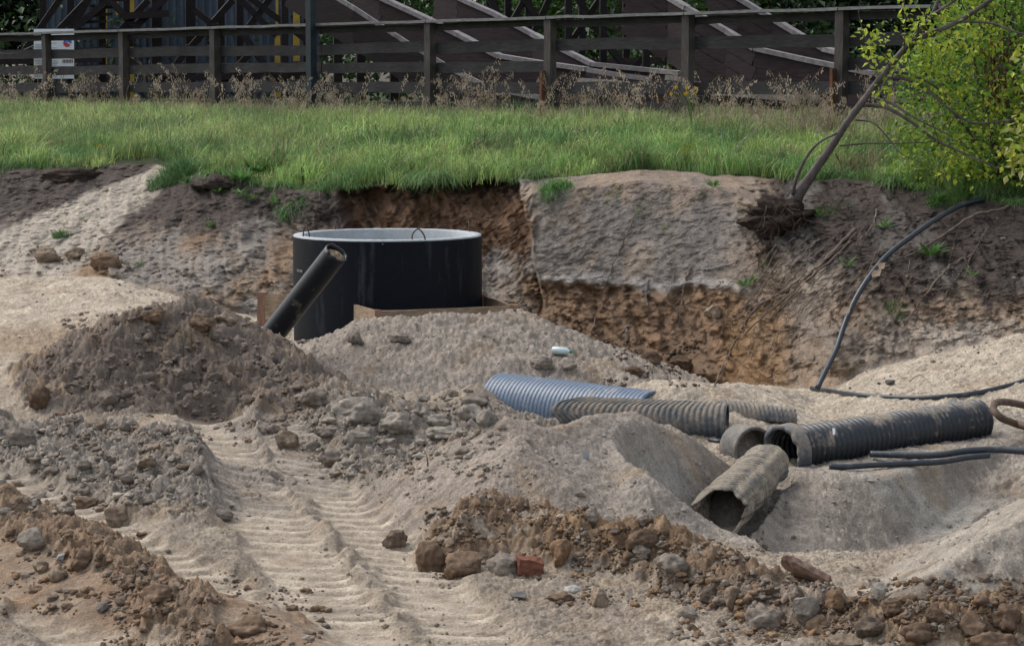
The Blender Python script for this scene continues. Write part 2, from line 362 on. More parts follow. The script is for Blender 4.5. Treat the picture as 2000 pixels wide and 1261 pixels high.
# bank relief: gullies, ledges and lumps pushed in and out of the face
zc = zz.copy()
fr_x = XX + .35 * YY * 0
gul = fbm(XX + .5 * zc, zc * .35, 2.2, 4, 81); rid = np.abs(fbm(XX + .55 * zc, zc * .5, 3.4, 3, 90)); lmp = lumps(XX, zc * 1.1, .42, .7, 6, .5); lm2 = lumps(XX, zc * 1.1, .17, .6, 7, .5)
fineb = fbm(XX, zc * 1.3 + YY * .5, 9, 4, 95); vfine = fbm(XX, zc + YY, 30, 2, 98)
slab = sstep(1028, 1052, PXR + 22 * n_mid + 14 * n_big) * (1 - sstep(1440, 1500, PXR + 30 * n_mid)) ; lowcut = .80 + .07 * n2(XX * 1.5, zc * 0, 7) + .025 * n2(XX * 4, zc * 0, 8) + .012 * n_fine
upper = sstep(-.09, .05, zc - lowcut)
brown_face = sstep(650, 700, PXR + 30 * n_mid + (zc - 1.6) * 60) * (1 - sstep(1030, 1036, PXR + 8 * n_mid + (zc - 1.4) * 30))
amp_b = 1 - .72 * slab * upper
gate = .10 * (-.5 + 2 * np.abs(n2(XX * 1.1 + .9 * zc, zc * .5 + 3, 215)))
bx, bz = XX + .3 * zc + .06 * n_mid, zc * 1.05 + .06 * n_big
bilb = .6 * gate + .045 * (-.5 + 2 * np.abs(n2(bx * 2.7, bz * 2.9, 210))) + .018 * (-.5 + 2 * np.abs(n2(bx * 6.3, bz * 6.8, 211))) + .012 * (-.5 + 2 * np.abs(n2(bx * 14, bz * 15, 212))) + .010 * (-.5 + 2 * np.abs(n2(bx * 31, bz * 33, 213)))
dy = bank * ((.16 * gul - .20 * rid) * amp_b - .42 * .22 * lmp * (1 - slab * upper) * sstep(2.0, 1.6, zc) - .17 * .3 * lm2 * (1 - .9 * slab * upper) + (.030 * fineb + .012 * vfine) * (1 - .35 * slab * upper) - bilb * (1 - .55 * slab * upper))
dy += bank * (brown_face * (.42 * sstep(2.15, 1.95, zc)) + slab * (1 - upper) * .15 * sstep(-.2, .3, zc))
endf = sstep(0, .06, tslope) * (1 - sstep(.97, 1.0, tslope)); ydisp = dy * (.15 + .85 * endf)
zz += bank * .02 * n_mid * (1 - .5 * slab)
YF = YY + ydisp
# ---------------------------------------------------------------- colours of the soils (albedo; tread grooves also carry painted shade)
C = lambda *a: np.array(a, 'f4')
SAND, PALE, GREY, TAN, BROWN, DBROWN, TOP, CLAY, ORANGE, MOUND = C(.315, .262, .205), C(.46, .395, .315), C(.265, .235, .205), C(.30, .225, .155), C(.205, .138, .088), C(.12, .08, .055), C(.058, .048, .043), C(.215, .190, .168), C(.30, .195, .115), C(.185, .152, .128)
col = np.zeros(zz.shape + (3,), 'f4') + SAND
def mixc(m, c): 
    global col
    m = np.clip(m, 0, 1)[..., None].astype('f4'); col = col * (1 - m) + c * m
mixc(sstep(-.5, .7, n_big) * .5, PALE)
mixc(flat * (PXR < 620) * sstep(20.5, 23.5, YY) * (.75 + .3 * n_mid), PALE)                  # pale sand beyond the left heap
mixc(flat * sstep(1230, 1330, PXR) * sstep(20.3, 21.2, YY) * .9, PALE)                        # pale shelf behind the pipes
mixc(flat * (PXR < 500) * blob(XX, YY, at(90, 680, 24), .9, 1.1, 0, .7) * .8, TAN)
mixc(ntr * flat * (.65 + .5 * n_mid), PALE); mixc(flat * (YY < 18.5) * (XX / YY < .03) * (.2 + .4 * n_big), PALE); mixc(flat * (YY < 19) * (XX / YY < .06) * (1 - ntr) * (.45 + .6 * n_mid), C(.25, .21, .17))
mixc(ntr * flat * np.clip(-lugc, 0, 1) * .45, C(.27, .22, .17)); mixc(m_lfore * .8, GREY); mixc(m_rub * .75, GREY * .95 + PALE * .05)  # tread grooves: darker moist soil, plus shade painted in to bring out the bars
mixc(m_left * .95, MOUND); mixc(m_left * sstep(.2, .6, n_mid + .4 * n_big) * .45, BROWN)
mixc(m_left * blob(XX, YY, at(320, 740, 20.8), 1.0, .7, .1, .6) * .5, MOUND * .72)
mixc(m_tank * .85, C(.30, .262, .225)); mixc(m_cent * .9, C(.300, .255, .215)); mixc(m_pit * .9, C(.295, .262, .225))
mixc(smoothpatch * .7, C(.36, .345, .31)); mixc(m_right * .8, C(.33, .295, .25))
bm = m_brown * sstep(-.5, .1, n_mid + .9 * L2 - .1); mixc(bm * .9, BROWN); mixc(m_brown * sstep(.25, .6, n_big + .3 * n_mid) * .6, ORANGE * .8); mixc(m_brown * sstep(.3, .7, -n_big + .3 * n_mid) * .6, GREY)
mixc(sstep(.15, .4, -n_mid + .3 * n_fine) * blob(XX, YY, at(1700, 1230, 13.2), 2., .8) * .5, DBROWN)
mixc(m_lbrown * (.8 + .4 * n_mid) * sstep(700, 560, PXR), C(.24, .165, .11))
mixc(flat * sstep(.3, .75, fbm(XX, YY, 1.7, 3, 55)) * .4, C(.33, .24, .15))
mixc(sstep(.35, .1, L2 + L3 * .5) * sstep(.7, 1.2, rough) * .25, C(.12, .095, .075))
mixc(blob(XX, YY, at(1290, 715, 26.3), 1.1, .75, -.3, .5) * (1 - plateau), C(.16, .10, .065))
# bank strata
hh = zc + .18 * n_mid + .10 * fineb
bc = np.zeros(zz.shape + (3,), 'f4') + C(.25, .205, .165)
def mb(m, c):
    global bc
    m = np.clip(m, 0, 1)[..., None].astype('f4'); bc = bc * (1 - m) + c * m
patch = fbm(XX, zc, 1.6, 4, 70)
mb(sstep(.0, .35, patch) * .8, C(.275, .200, .140)); mb(sstep(.0, .4, -patch) * .7, C(.255, .235, .215)); mb(sstep(.35, .5, patch) * .6, ORANGE * .9)
mb(sstep(1.20, 1.42, hh + .12 * patch) * (PXR < 730) * .96, TOP * 1.1); mb(sstep(.75, 1.3, hh + .2 * patch) * (PXR < 730) * .25, TOP * 2)
path = (1 - sstep(.22, .36, np.abs((PXR - (300 - (1.95 - zc) * 290)) / 260 + .12 * n_mid))) * (zc > .75) * (PXR < 420)
lp = sstep(330, 420, 330 + (PXR - 330) + (1.9 - zc) * 0)
mb(sstep(1.15, .8, (np.abs(PXR - (300 - (1.92 - zc) * 270)) + 22 * n_mid) / (42 + (1.92 - zc) * 95)) * sstep(.60, .78, hh) * (PXR < 420), C(.38, .335, .280))
mb(brown_face * sstep(1.0, 1.15, hh), C(.17, .105, .068)); mb(brown_face * sstep(1.72, 1.86, hh + .1 * fineb), C(.05, .034, .026)); mb(brown_face * sstep(.2, .45, gul) * .6, C(.09, .06, .045))
mb(slab * upper, CLAY); mb(slab * upper * sstep(.15, .5, patch) * .6, C(.27, .215, .165)); mb(slab * upper * sstep(1.75, 1.95, hh) * .6, C(.28, .21, .155)); mb(slab * upper * sstep(.1, .5, -patch) * .5, C(.165, .150, .140))
mb(slab * upper * sstep(.16, .03, zc - lowcut) * .6, C(.40, .38, .36)); mb(slab * (1 - upper), C(.20, .135, .090)); mb(slab * (1 - upper) * sstep(-.05, .4, gul) * .6, C(.30, .20, .125))
rt = sstep(1470, 1530, PXR + 30 * n_mid)
mb(rt, C(.27, .215, .165)); mb(rt * sstep(.05, .4, patch + .3 * fineb) * .6, C(.30, .205, .14)); mb(rt * sstep(.72, 1.08, hh + .20 * patch - np.clip(1720 - PXR, 0, 200) * .0012) * .97, C(.062, .051, .046)); mb(rt * sstep(.1, .4, -patch) * .35, C(.20, .185, .17))
mb(rt * sstep(1700, 1850, PXR) * sstep(.75, .55, hh + .15 * patch), C(.36, .31, .26))
mb(sstep(1380, 1440, PXR) * (1 - sstep(1520, 1570, PXR)) * sstep(.9, .6, hh) * .7, C(.27, .165, .085))
bt = np.clip(bank, 0, 1)[..., None]; col = col * (1 - bt) + bc * bt
pl = (plateau * sstep(.99, 1.02, tslope))[..., None]; col = col * (1 - pl) + (C(.035, .045, .020)) * pl
col *= (1 + .16 * n_mid + .14 * n_fine)[..., None]
col = np.clip(col, .015, .7)
idx = np.arange(NV * NU).reshape(NV, NU)
Fq = np.stack([idx[:-1, :-1], idx[:-1, 1:], idx[1:, 1:], idx[1:, :-1]], -1).reshape(-1, 4)
M_soil = mat('soil', usecol=True, rough=.95, spec=.12, var=[(60, .68, 1.28, 8, ONE), (9, .78, 1.2, 6, ONE), (240, .8, 1.2, 4, ONE)], bump=[(14, .8, .03, ONE), (42, 1., .016, ONE), (150, .8, .005, ONE)])
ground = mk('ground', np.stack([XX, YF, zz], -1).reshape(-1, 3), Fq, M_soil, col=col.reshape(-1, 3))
tag(ground, kind='structure')
# sampler of the finished surface
def gh(x, y):
    x = np.asarray(x, float); y = np.asarray(y, float); sh = np.broadcast(x, y).shape; x = np.broadcast_to(x, sh).ravel(); y = np.broadcast_to(y, sh).ravel()
    ui = np.clip(np.searchsorted(cu, x / y), 1, NU - 1); out = np.empty(len(x))
    for k, (a, b, c) in enumerate(zip(ui, y, x)):
        j = a if abs(cu[a] - c / b) < abs(cu[a - 1] - c / b) else a - 1
        out[k] = np.interp(b, YF[:, j], zz[:, j]) if not (EDGE[1].min() - 12 < b) else np.interp(b, YM[:, j], zz[:, j])
    return out.reshape(sh)
YM = np.maximum.accumulate(YF, 0)
def ghfast(x, y, rows=None):
    """vectorised: nearest column, row by searchsorted on the undisplaced rows"""
    x = np.asarray(x, float); y = np.asarray(y, float); u = x / y
    j = np.clip(np.searchsorted(cu, u), 1, NU - 1); out = np.empty(x.shape)
    for c in np.unique(j):
        m = j == c; out[m] = np.interp(y[m], YY[:, c], zz[:, c])
    return out
def on(px, py, off=0.):
    """first ground point seen along a bearing"""
    a = (px - 1000) / F; b = (630.5 - py) / F; dy_ = CP + b * SP
    u = a / dy_; j = int(np.clip(np.searchsorted(cu, u), 1, NU - 1)); s = (-SP + b * CP) / dy_
    yy = YF[12:-25, j]; dz = CAMZ + s * yy - zz[12:-25, j]
    k = np.argmax(dz < 0) if (dz < 0).any() else len(yy) - 1
    k0 = max(k - 1, 0); t = dz[k0] / (dz[k0] - dz[k] + 1e-9) if k > k0 else 0; Yh = yy[k0] + t * (yy[k] - yy[k0]) 
    p = at(px, py, Yh); p[2] += off; return p
print('ground', NV, NU, 'verts', NV * NU)
# ================================================================ MATERIALS OF THINGS
M_fence = mat('weathered_timber', (.034, .033, .035), .85, bump=[(30, .5, .006, (1, 1, 8))], var=[(5, .55, 1.5, 6, (1, 1, 14)), (2.2, .7, 1.3, 3, ONE)])
M_fpost = mat('post_timber', (.062, .055, .052), .85, bump=[(30, .5, .006, (8, 8, 1))], var=[(5, .55, 1.4, 6, (14, 14, 1)), (2.2, .7, 1.3, 3, ONE)])
M_fencetop = mat('weathered_timber_lit', (.17, .17, .175), .85, bump=[(30, .5, .006, ONE)], var=[(7, .6, 1.35, 6, (1, 1, 6))])  # cap boards, far paler than the rails: light on their tops put into the colour
M_post = mat('teal_paint', (.018, .030, .038), .6, var=[(6, .7, 1.3, 4, ONE)])
M_dark = mat('tarred_boards', (.013, .009, .010), .75, bump=[(14, .4, .01, (1, 1, 10))], var=[(4, .5, 1.6, 5, (1, 1, 9))])
M_dark2 = mat('brown_boards', (.026, .017, .019), .75, bump=[(14, .4, .01, (1, 1, 10))], var=[(4, .6, 1.5, 5, (1, 1, 9))])
M_edge = mat('bleached_edge', (.19, .175, .18), .7, var=[(8, .6, 1.3, 5, ONE)])
M_white = mat('white_panel', (.80, .84, .88), .5, var=[(3, .9, 1.05, 3, ONE)])
M_text = mat('printed_grey', (.30, .32, .36), .6)
M_blue = mat('printed_blue', (.05, .20, .50), .5, var=[(30, .5, 1.6, 3, ONE)])
M_red = mat('printed_red', (.55, .06, .08), .5, var=[(30, .7, 1.3, 3, ONE)])
M_sheet = mat('grey_blue_sheet', (.070, .090, .120), .55, var=[(1.5, .6, 1.3, 5, (1, 1, .3)), (9, .85, 1.15, 4, ONE)])
M_yellow = mat('yellow_paint', (.42, .28, .05), .6, var=[(6, .7, 1.2, 4, ONE)])
M_rust = mat('rusty_wood', (.13, .060, .032), .85, var=[(9, .5, 1.6, 5, (1, 1, .3))])
M_form = mat('form_board', (.30, .225, .155), .85, bump=[(40, .5, .004, (1, 1, 6))], var=[(9, .65, 1.3, 6, (1, 1, 5)), (2.5, .7, 1.2, 4, ONE)])
M_formend = mat('form_post', (.27, .16, .115), .85, bump=[(40, .5, .004, (6, 6, 1))], var=[(20, .7, 1.3, 6, (2, 2, .4))])
M_conc = mat('ring_concrete', (.36, .39, .41), .8, bump=[(60, .3, .003, ONE)], var=[(3.5, .82, 1.12, 6, ONE), (30, .9, 1.08, 4, ONE)])
M_steel = mat('rusty_wire', (.07, .045, .035), .7)
M_bark = mat('bark_grey', (.095, .084, .080), .85, bump=[(40, .7, .006, (1, 1, .3))], var=[(9, .45, 1.5, 6, (1, 1, .35)), (40, .8, 1.2, 4, ONE)])
M_barkd = mat('bark_dark', (.085, .07, .06), .9, bump=[(40, .8, .008, ONE)], var=[(12, .5, 1.5, 6, ONE)])
M_root = mat('root_bark', (.135, .105, .085), .9, var=[(15, .55, 1.5, 4, ONE)])
M_clod = mat('clod_earth', usecol=True, rough=.95, spec=.1, var=[(28, .72, 1.3, 6, ONE), (6, .85, 1.2, 4, ONE)], bump=[(50, .9, .010, ONE), (160, .7, .004, ONE)])
def leafmat(name, trans=.35):
    m = mat(name, usecol=True, rough=.55, spec=.3, var=[(3, .75, 1.25, 3, ONE)]); t = m.node_tree; N, L = t.nodes, t.links
    bs = N['Principled BSDF']; out = N['Material Output']; tr = N.new('ShaderNodeBsdfTranslucent'); mx = N.new('ShaderNodeMixShader'); mx.inputs[0].default_value = trans
    L.new(bs.inputs['Base Color'].links[0].from_socket, tr.inputs['Color']); L.new(bs.outputs[0], mx.inputs[1]); L.new(tr.outputs[0], mx.inputs[2]); L.new(mx.outputs[0], out.inputs[0]); return m
M_leaf = leafmat('leaf'); M_grass = leafmat('grass_blade', .3)
def dirty(name, base, mud, lo, hi, rough=.4, spec=.5, up=.6, scale=7, streak=ONE, rings=False):
    """plastic / bitumen with a deposit of soil that lies thickest on upward faces"""
    m = bpy.data.materials.new(name); m.use_nodes = True; t = m.node_tree; N, L = t.nodes, t.links; bs = N['Principled BSDF']
    tc = N.new('ShaderNodeTexCoord'); mp = N.new('ShaderNodeMapping'); mp.inputs['Scale'].default_value = streak; L.new(tc.outputs['Object'], mp.inputs[0])
    n = N.new('ShaderNodeTexNoise'); n.inputs['Scale'].default_value = scale; n.inputs['Detail'].default_value = 9; n.inputs['Roughness'].default_value = .68; L.new(mp.outputs[0], n.inputs['Vector'])
    ge = N.new('ShaderNodeNewGeometry'); sp = N.new('ShaderNodeSeparateXYZ'); L.new(ge.outputs['True Normal'], sp.inputs[0])
    ma = N.new('ShaderNodeMath'); ma.operation = 'MULTIPLY_ADD'; L.new(sp.outputs['Z'], ma.inputs[0]); ma.inputs[1].default_value = up * .2; L.new(n.outputs[0], ma.inputs[2])
    mr = N.new('ShaderNodeMapRange'); mr.inputs[1].default_value = lo; mr.inputs[2].default_value = hi; L.new(ma.outputs[0], mr.inputs[0])
    mx = N.new('ShaderNodeMix'); mx.data_type = 'RGBA'; mx.inputs[6].default_value = (*base, 1); mx.inputs[7].default_value = (*mud, 1); L.new(mr.outputs[0], mx.inputs[0])
    n3 = N.new('ShaderNodeTexNoise'); n3.inputs['Scale'].default_value = 30; n3.inputs['Detail'].default_value = 5; L.new(tc.outputs['Object'], n3.inputs['Vector'])
    r3 = N.new('ShaderNodeMapRange'); r3.inputs[1].default_value = .3; r3.inputs[2].default_value = .7; r3.inputs[3].default_value = .75; r3.inputs[4].default_value = 1.25; L.new(n3.outputs[0], r3.inputs[0])
    vm = N.new('ShaderNodeVectorMath'); vm.operation = 'SCALE'; L.new(mx.outputs[2], vm.inputs[0]); L.new(r3.outputs[0], vm.inputs['Scale']); L.new(vm.outputs[0], bs.inputs['Base Color'])
    rr = N.new('ShaderNodeMapRange'); rr.inputs[3].default_value = rough; rr.inputs[4].default_value = .95; L.new(mr.outputs[0], rr.inputs[0]); L.new(rr.outputs[0], bs.inputs['Roughness'])
    bs.inputs['Specular IOR Level'].default_value = spec
    bp = N.new('ShaderNodeBump'); bp.inputs['Strength'].default_value = .6; bp.inputs['Distance'].default_value = .006
    ad = N.new('ShaderNodeMath'); ad.operation = 'MULTIPLY'; L.new(mr.outputs[0], ad.inputs[0]); L.new(n3.outputs[0], ad.inputs[1]); L.new(ad.outputs[0], bp.inputs['Height']); L.new(bp.outputs[0], bs.inputs['Normal'])
    return m
MUD = (.25, .215, .175)
M_bitumen = dirty('bitumen_coat', (.0040, .0065, .0115), (.075, .085, .10), .55, 1.02, .5, .14, 0, 8, (1, 1, .14))
M_pipe_smooth = dirty('black_plastic', (.010, .0125, .017), MUD, .62, .82, .34, .3, -.3, 5)
M_pipe_blue = dirty('blue_grey_plastic', (.085, .125, .185), (.33, .30, .26), .64, .80, .38, .5, .5, 5)
M_pipe_black = dirty('ribbed_black_plastic', (.020, .026, .034), MUD, .555, .67, .38, .45, .55, 4)
M_pipe_mid = dirty('ribbed_dusty_plastic', (.070, .088, .105), MUD, .42, .66, .6, .3, .5, 5)
M_pipe_mud = dirty('muddy_plastic', (.05, .07, .095), (.27, .235, .185), .32, .56, .6, .3, .5, 8)
M_hose = dirty('hose_plastic', (.022, .030, .040), (.17, .15, .13), .60, .85, .38, .5, .3, 9)
M_hoseg = dirty('hose_plastic_grey', (.060, .080, .100), (.20, .18, .15), .60, .85, .45, .5, .2, 9)

# ================================================================ TANK
tc_ = at(757, 457, 26.0); TR, TZ = 1.087, tc_[2]
tank = thing('concrete_ring', 'round concrete well ring coated in black bitumen with a pale grey inside', 'well ring', loc=(tc_[0], tc_[1], -.1))
b = MB(); ns = 128; zb = -.1
prof = [(TR + .004, 0), (TR + .004, .5), (TR + .004, 1.0), (TR + .004, 1.3), (TR + .003, TZ + .1 - .016)]
V = []; 
for r, z in prof:
    for k in range(ns): a = 2 * np.pi * k / ns; rr = r + .003 * n2(np.array([k * .35]), np.array([z * 3]))[0]; V.append((rr * math.cos(a), rr * math.sin(a), z))
Fq_ = [[i * ns + k, i * ns + (k + 1) % ns, (i + 1) * ns + (k + 1) % ns, (i + 1) * ns + k] for i in range(len(prof) - 1) for k in range(ns)]
b.add(V, Fq_); b.build('bitumen_coat', M_bitumen, tank, True)
b = MB(); V = []
prof = [(TR - .001, -.046), (TR - .002, -.012), (TR - .010, 0), (TR - .10, .003), (TR - .118, -.012), (TR - .12, -.3), (TR - .12, -1.5)]
for i, (r, z) in enumerate(prof):
    for k in range(ns):
        a = 2 * np.pi * k / ns; w_ = n2(np.array([k * .9 + i]), np.array([3.]))[0] * .006 * (i < 5); V.append(((r + w_) * math.cos(a), (r + w_) * math.sin(a), TZ + .1 + z + w_ * .7))
Fq_ = [[i * ns + k, i * ns + (k + 1) % ns, (i + 1) * ns + (k + 1) % ns, (i + 1) * ns + k] for i in range(len(prof) - 1) for k in range(ns)]
b.add(V, Fq_); b.build('ring_wall', M_conc, tank, True)
for ang in (208, 292, 27, 130):
    b = MB(); a = R(ang); c = np.array([1.03 * math.cos(a), 1.03 * math.sin(a), TZ + .1]); tdir = np.array([-math.sin(a), math.cos(a), 0]) * .05
    if ang == 292: tdir = np.array([.06, 0, .0])
    sweep(b, spline([c - tdir + (0, 0, -.03), c - tdir * .9 + (0, 0, .06), c + (0.01, 0, .12), c + tdir * .7 + (0.03, 0, .05), c + tdir + (.03, 0, -.03)], 14), .008, 6)
    b.build('lifting_loop', M_steel, tank, True)
b = MB(); zt_ = TZ + .1 - .385
for j, (x0, w_, h_) in enumerate(((0, .018, .028), (.030, .012, .004), (.050, .005, .028), (.066, .012, .004), (.086, .018, .028), (.112, .012, .004), (.130, .016, .026))):
    a0 = R(203.5) + x0 / TR; a1 = a0 + w_ / TR; r_ = TR + .012
    quads = [(a0, a1, -h_ / 2, -h_ / 2 + .004), (a0, a1, h_ / 2 - .004, h_ / 2), (a0, a0 + .004 / TR, -h_ / 2, h_ / 2), (a1 - .004 / TR, a1, -h_ / 2, h_ / 2)] if h_ > .01 and w_ > .01 else [(a0, a1, -h_ / 2, h_ / 2)]
    for p, q, z0, z1 in quads: b.add([(r_ * math.cos(p), r_ * math.sin(p), zt_ + z0), (r_ * math.cos(q), r_ * math.sin(q), zt_ + z0), (r_ * math.cos(q), r_ * math.sin(q), zt_ + z1), (r_ * math.cos(p), r_ * math.sin(p), zt_ + z1)], [[0, 1, 2, 3]])
b.build('chalk_marking', mat('chalk', (.45, .46, .48), .9), tank)
# formwork boards around the ring
fw = thing('formwork_frame', 'low plank formwork with corner posts around the foot of the black concrete ring', 'formwork', loc=(tc_[0], tc_[1], 0))
ZT = .775
pA, pB, pC_, pD = atz(738, 607, ZT), atz(1003, 597, ZT), atz(947, 577, ZT), atz(672, 588, .79); pE, pE2 = atz(512, 573, .80), atz(600, 577, .80)
for nm, p, q in (('plank', pA, pB), ('plank', pB, pC_), ('plank', pD, pA), ('plank', pE, pE2)):
    b = MB(); d = nrm(q - p); dn = np.array([0, 0, .15]); box_between(b, p + d * .03 - dn, q - d * .02 - dn, .30, .03, nseg=5, jit=.004); part(fw, b, nm, M_form)
for p, ww in ((pA, .07), (pB, .09), (pD, .09), (pE, .12), (pC_, .07)):
    b = MB(); box_between(b, p + (0, -.01, -.38), p + (0, -.01, .015), ww, .05, up=(1, 0, 0), nseg=3, jit=.004); part(fw, b, 'corner_post', M_formend)

# ================================================================ LEANING BLACK PIPE
def tube(b, p0, p1, Ro, Ri, nl=40, ns=48, rib=None, cut0=None, cut1=None, bend=0, squash=0, arc=(0, 360), rough=0, Rf=None):
    """hollow pipe; cut0/cut1(theta) shift the ends along the axis, rib=(pitch, depth)"""
    p0 = np.asarray(p0, float); p1 = np.asarray(p1, float); L = np.linalg.norm(p1 - p0); T = (p1 - p0) / L
    u = nrm(np.cross(np.cross(T, (0, 0, 1)), T)); v = np.cross(T, u)      # u points up
    full = arc == (0, 360); th = np.linspace(R(arc[0]), R(arc[1]), ns + (0 if full else 1), endpoint=not full); n = len(th)
    c0 = np.array([cut0(t) if cut0 else 0. for t in th]); c1 = np.array([cut1(t) if cut1 else 0. for t in th])
    rings = []
    if rib:
        m = int(L / rib[0]); base = [(i + f, d) for i in range(m) for f, d in ((0., 0), (.16, 0.), (.30, .75), (.42, 1.), (.68, 1.), (.80, .75), (.94, 0.))] + [(m, 0)]
        st = [(s / m, d * rib[1]) for s, d in base]
    else: st = [(i / nl, 0) for i in range(nl + 1)]
    def pt(s, r, k):
        x = c0[k] + s * (L + c1[k] - c0[k]); c = p0 + T * x; c = c + np.array([0, 0, -bend * 4 * s * (1 - s)])
        r = r * (Rf(s) if Rf else 1) * (1 + rough * n2(np.array([s * 9 + 3.]), np.array([math.cos(th[k]) * 2 + 5]))[0])
        return c + r * (math.cos(th[k]) * u * (1 - squash) + math.sin(th[k]) * v * (1 + squash * .6))
    V = [pt(s, Ro - (rib[1] if rib else 0) + d, k) for s, d in st for k in range(n)]; m1 = len(st)
    V += [pt(s, Ri + d * .6, k) for s, d in st for k in range(n)]
    Fc = []; kk = range(n if full else n - 1)
    for i in range(m1 - 1):
        for k in kk:
            k2 = (k + 1) % n; a = i * n; Fc.append([a + k, a + k2, a + n + k2, a + n + k]); a += m1 * n; Fc.append([a + k2, a + k, a + n + k, a + n + k2])
    o = m1 * n
    for k in kk:
        k2 = (k + 1) % n; Fc.append([k2, k, o + k, o + k2]); e = (m1 - 1) * n; Fc.append([e + k, e + k2, o + e + k2, o + e + k])
    if not full:
        for i in range(m1 - 1): a = i * n; Fc.append([a, a + n, o + a + n, o + a]); a += n - 1; Fc.append([a + n, a, o + a, o + a + n])
    return b.add(V, Fc)
def jag(a, s, f=3.): return lambda t: a * n2(np.array([math.cos(t) * f + s]), np.array([math.sin(t) * f + s * 2]))[0] + .3 * a * n2(np.array([math.cos(t) * f * 3 + s]), np.array([math.sin(t) * f * 3]))[0]
def soilplug(parent, c, T, r, name='soil_plug', colr=(.24, .185, .13), bulge=.04, tilt=0):
    """rough soil filling a pipe mouth"""
    T = nrm(T); u = nrm(np.cross(np.cross(T, (0, 0, 1)), T)); v = np.cross(T, u); V = []; N_ = 14; ns_ = 28
    for i in range(N_ + 1):
        for k in range(ns_):
            rr = r * i / N_; a = 2 * np.pi * k / ns_; x, y = rr * math.cos(a), rr * math.sin(a)
            h = bulge * (1 - (i / N_) ** 2) + .02 * n2(np.array([x * 30 + 7]), np.array([y * 30]))[0] + tilt * x
            V.append(c + u * x + v * y + T * h)
    b = MB(); b.add(V, [[i * ns_ + k, i * ns_ + (k + 1) % ns_, (i + 1) * ns_ + (k + 1) % ns_, (i + 1) * ns_ + k] for i in range(N_) for k in range(ns_)], colr)
    return part(parent, b, name, M_clod, True)
pb, pt_ = at(523, 664, 23.55), at(658, 493, 23.05)
lp = thing('leaning_pipe', 'smooth black plastic pipe leaning upright out of the heap, clogged with soil at its top', 'pipe', loc=tuple(pb))
b = MB(); tube(b, pb + (pb - pt_) * .12, pt_, .128, .112, 30, 56, cut1=jag(.012, 4)); part(lp, b, 'pipe_wall', M_pipe_smooth, True)
soilplug(lp, pt_ - nrm(pt_ - pb) * .05, pt_ - pb, .115, bulge=.05, tilt=-.25)

# ================================================================ BIG BLUE-GREY PIPE
q0, q1 = at(985, 790, 22.4), at(1268, 826, 21.3)
bp_ = thing('large_ribbed_pipe', 'large blue-grey ribbed pipe half buried in sand below the concrete ring', 'pipe', loc=tuple(q0))
b = MB(); tube(b, q0 - (q1 - q0) * .04, q1 + (q1 - q0) * .02, .315, .27, ns=72, rib=(.048, .0065)); part(bp_, b, 'pipe_wall', M_pipe_blue, True)
# ================================================================ DUSTY RIBBED PIPE + BROKEN STUB
q0, q1 = at(1112, 808, 20.9), at(1420, 825, 20.6)
mp_ = thing('dusty_ribbed_pipe', 'dusty grey ribbed pipe with a torn left end in front of the large blue-grey pipe', 'pipe', loc=tuple(q0))
def c0f(t): return .20 * (math.sin(t) * -1 + .35) * 1. + .05 * math.cos(3 * t) + jag(.03, 2)(t)
b = MB(); tube(b, q0, q1, .185, .155, ns=64, rib=(.050, .013), cut0=c0f, rough=.02, bend=-.0, Rf=lambda s: .94 + .08 * s); part(mp_, b, 'pipe_wall', M_pipe_mid, True)
q0, q1 = at(1405, 812, 21.1), at(1548, 822, 21.3)
sp_ = thing('broken_ribbed_pipe', 'short broken ribbed pipe shell just behind the right end of the dusty pipe', 'pipe', loc=tuple(q0))
b = MB(); tube(b, q0, q1, .15, .125, ns=40, rib=(.045, .011), arc=(-125, 92), cut1=jag(.03, 6), cut0=jag(.03, 5), Rf=lambda s: 1.05 - .2 * s); part(sp_, b, 'pipe_wall', M_pipe_mid, True)
# ================================================================ BLACK RIBBED PIPE WITH FLANGE
q0, q1 = at(1535, 880, 19.5), at(1912, 821, 20.9)
kp = thing('black_ribbed_pipe', 'long black ribbed pipe with a flanged left end beside the sand pit', 'pipe', loc=tuple(q0))
b = MB(); tube(b, q0, q1, .202, .17, ns=72, rib=(.060, .020), cut1=jag(.01, 3), rough=.008); part(kp, b, 'pipe_wall', M_pipe_black, True)
T_ = nrm(q1 - q0); b = MB(); tube(b, q0 - T_ * .05 + (0, 0, -.01), q0 + T_ * .09, .24, .205, 8, 64, rough=.02, cut0=jag(.02, 8)); part(kp, b, 'end_collar', M_pipe_mid, True)
c = at(1628, 842, 19.55); b = MB(); b.add([c + (-.012, -.0, .03), c + (.014, -.0, .028), c + (.012, -.02, -.02), c + (-.008, -.02, -.03)], [[0, 3, 2, 1]]); part(kp, b, 'paper_label', M_white)
# mud caked on this pipe
def cake(parent, px, py, Y, rx, rz, ry=.05, s=0, c=(.25, .215, .175), name='mud_cake'):
    o = at(px, py, Y); V = []; n_ = 22; m_ = 40
    for i in range(n_ + 1):
        ph = np.pi * i / n_
        for k in range(m_):
            t = 2 * np.pi * k / m_; d = np.array([math.sin(ph) * math.cos(t), math.cos(ph), math.sin(ph) * math.sin(t)])
            q = 1 + .30 * (n2(np.array([d[0] * 2.3 + s]), np.array([d[2] * 2.3 + d[1]]))[0]) + .14 * n2(np.array([d[0] * 7 + s]), np.array([d[2] * 7 + d[1] * 2]))[0]
            V.append(o + d * q * (rx, ry, rz))
    b = MB(); b.add(V, [[i * m_ + k, i * m_ + (k + 1) % m_, (i + 1) * m_ + (k + 1) % m_, (i + 1) * m_ + k] for i in range(n_) for k in range(m_)], c)
    return part(parent, b, name, M_clod, True)
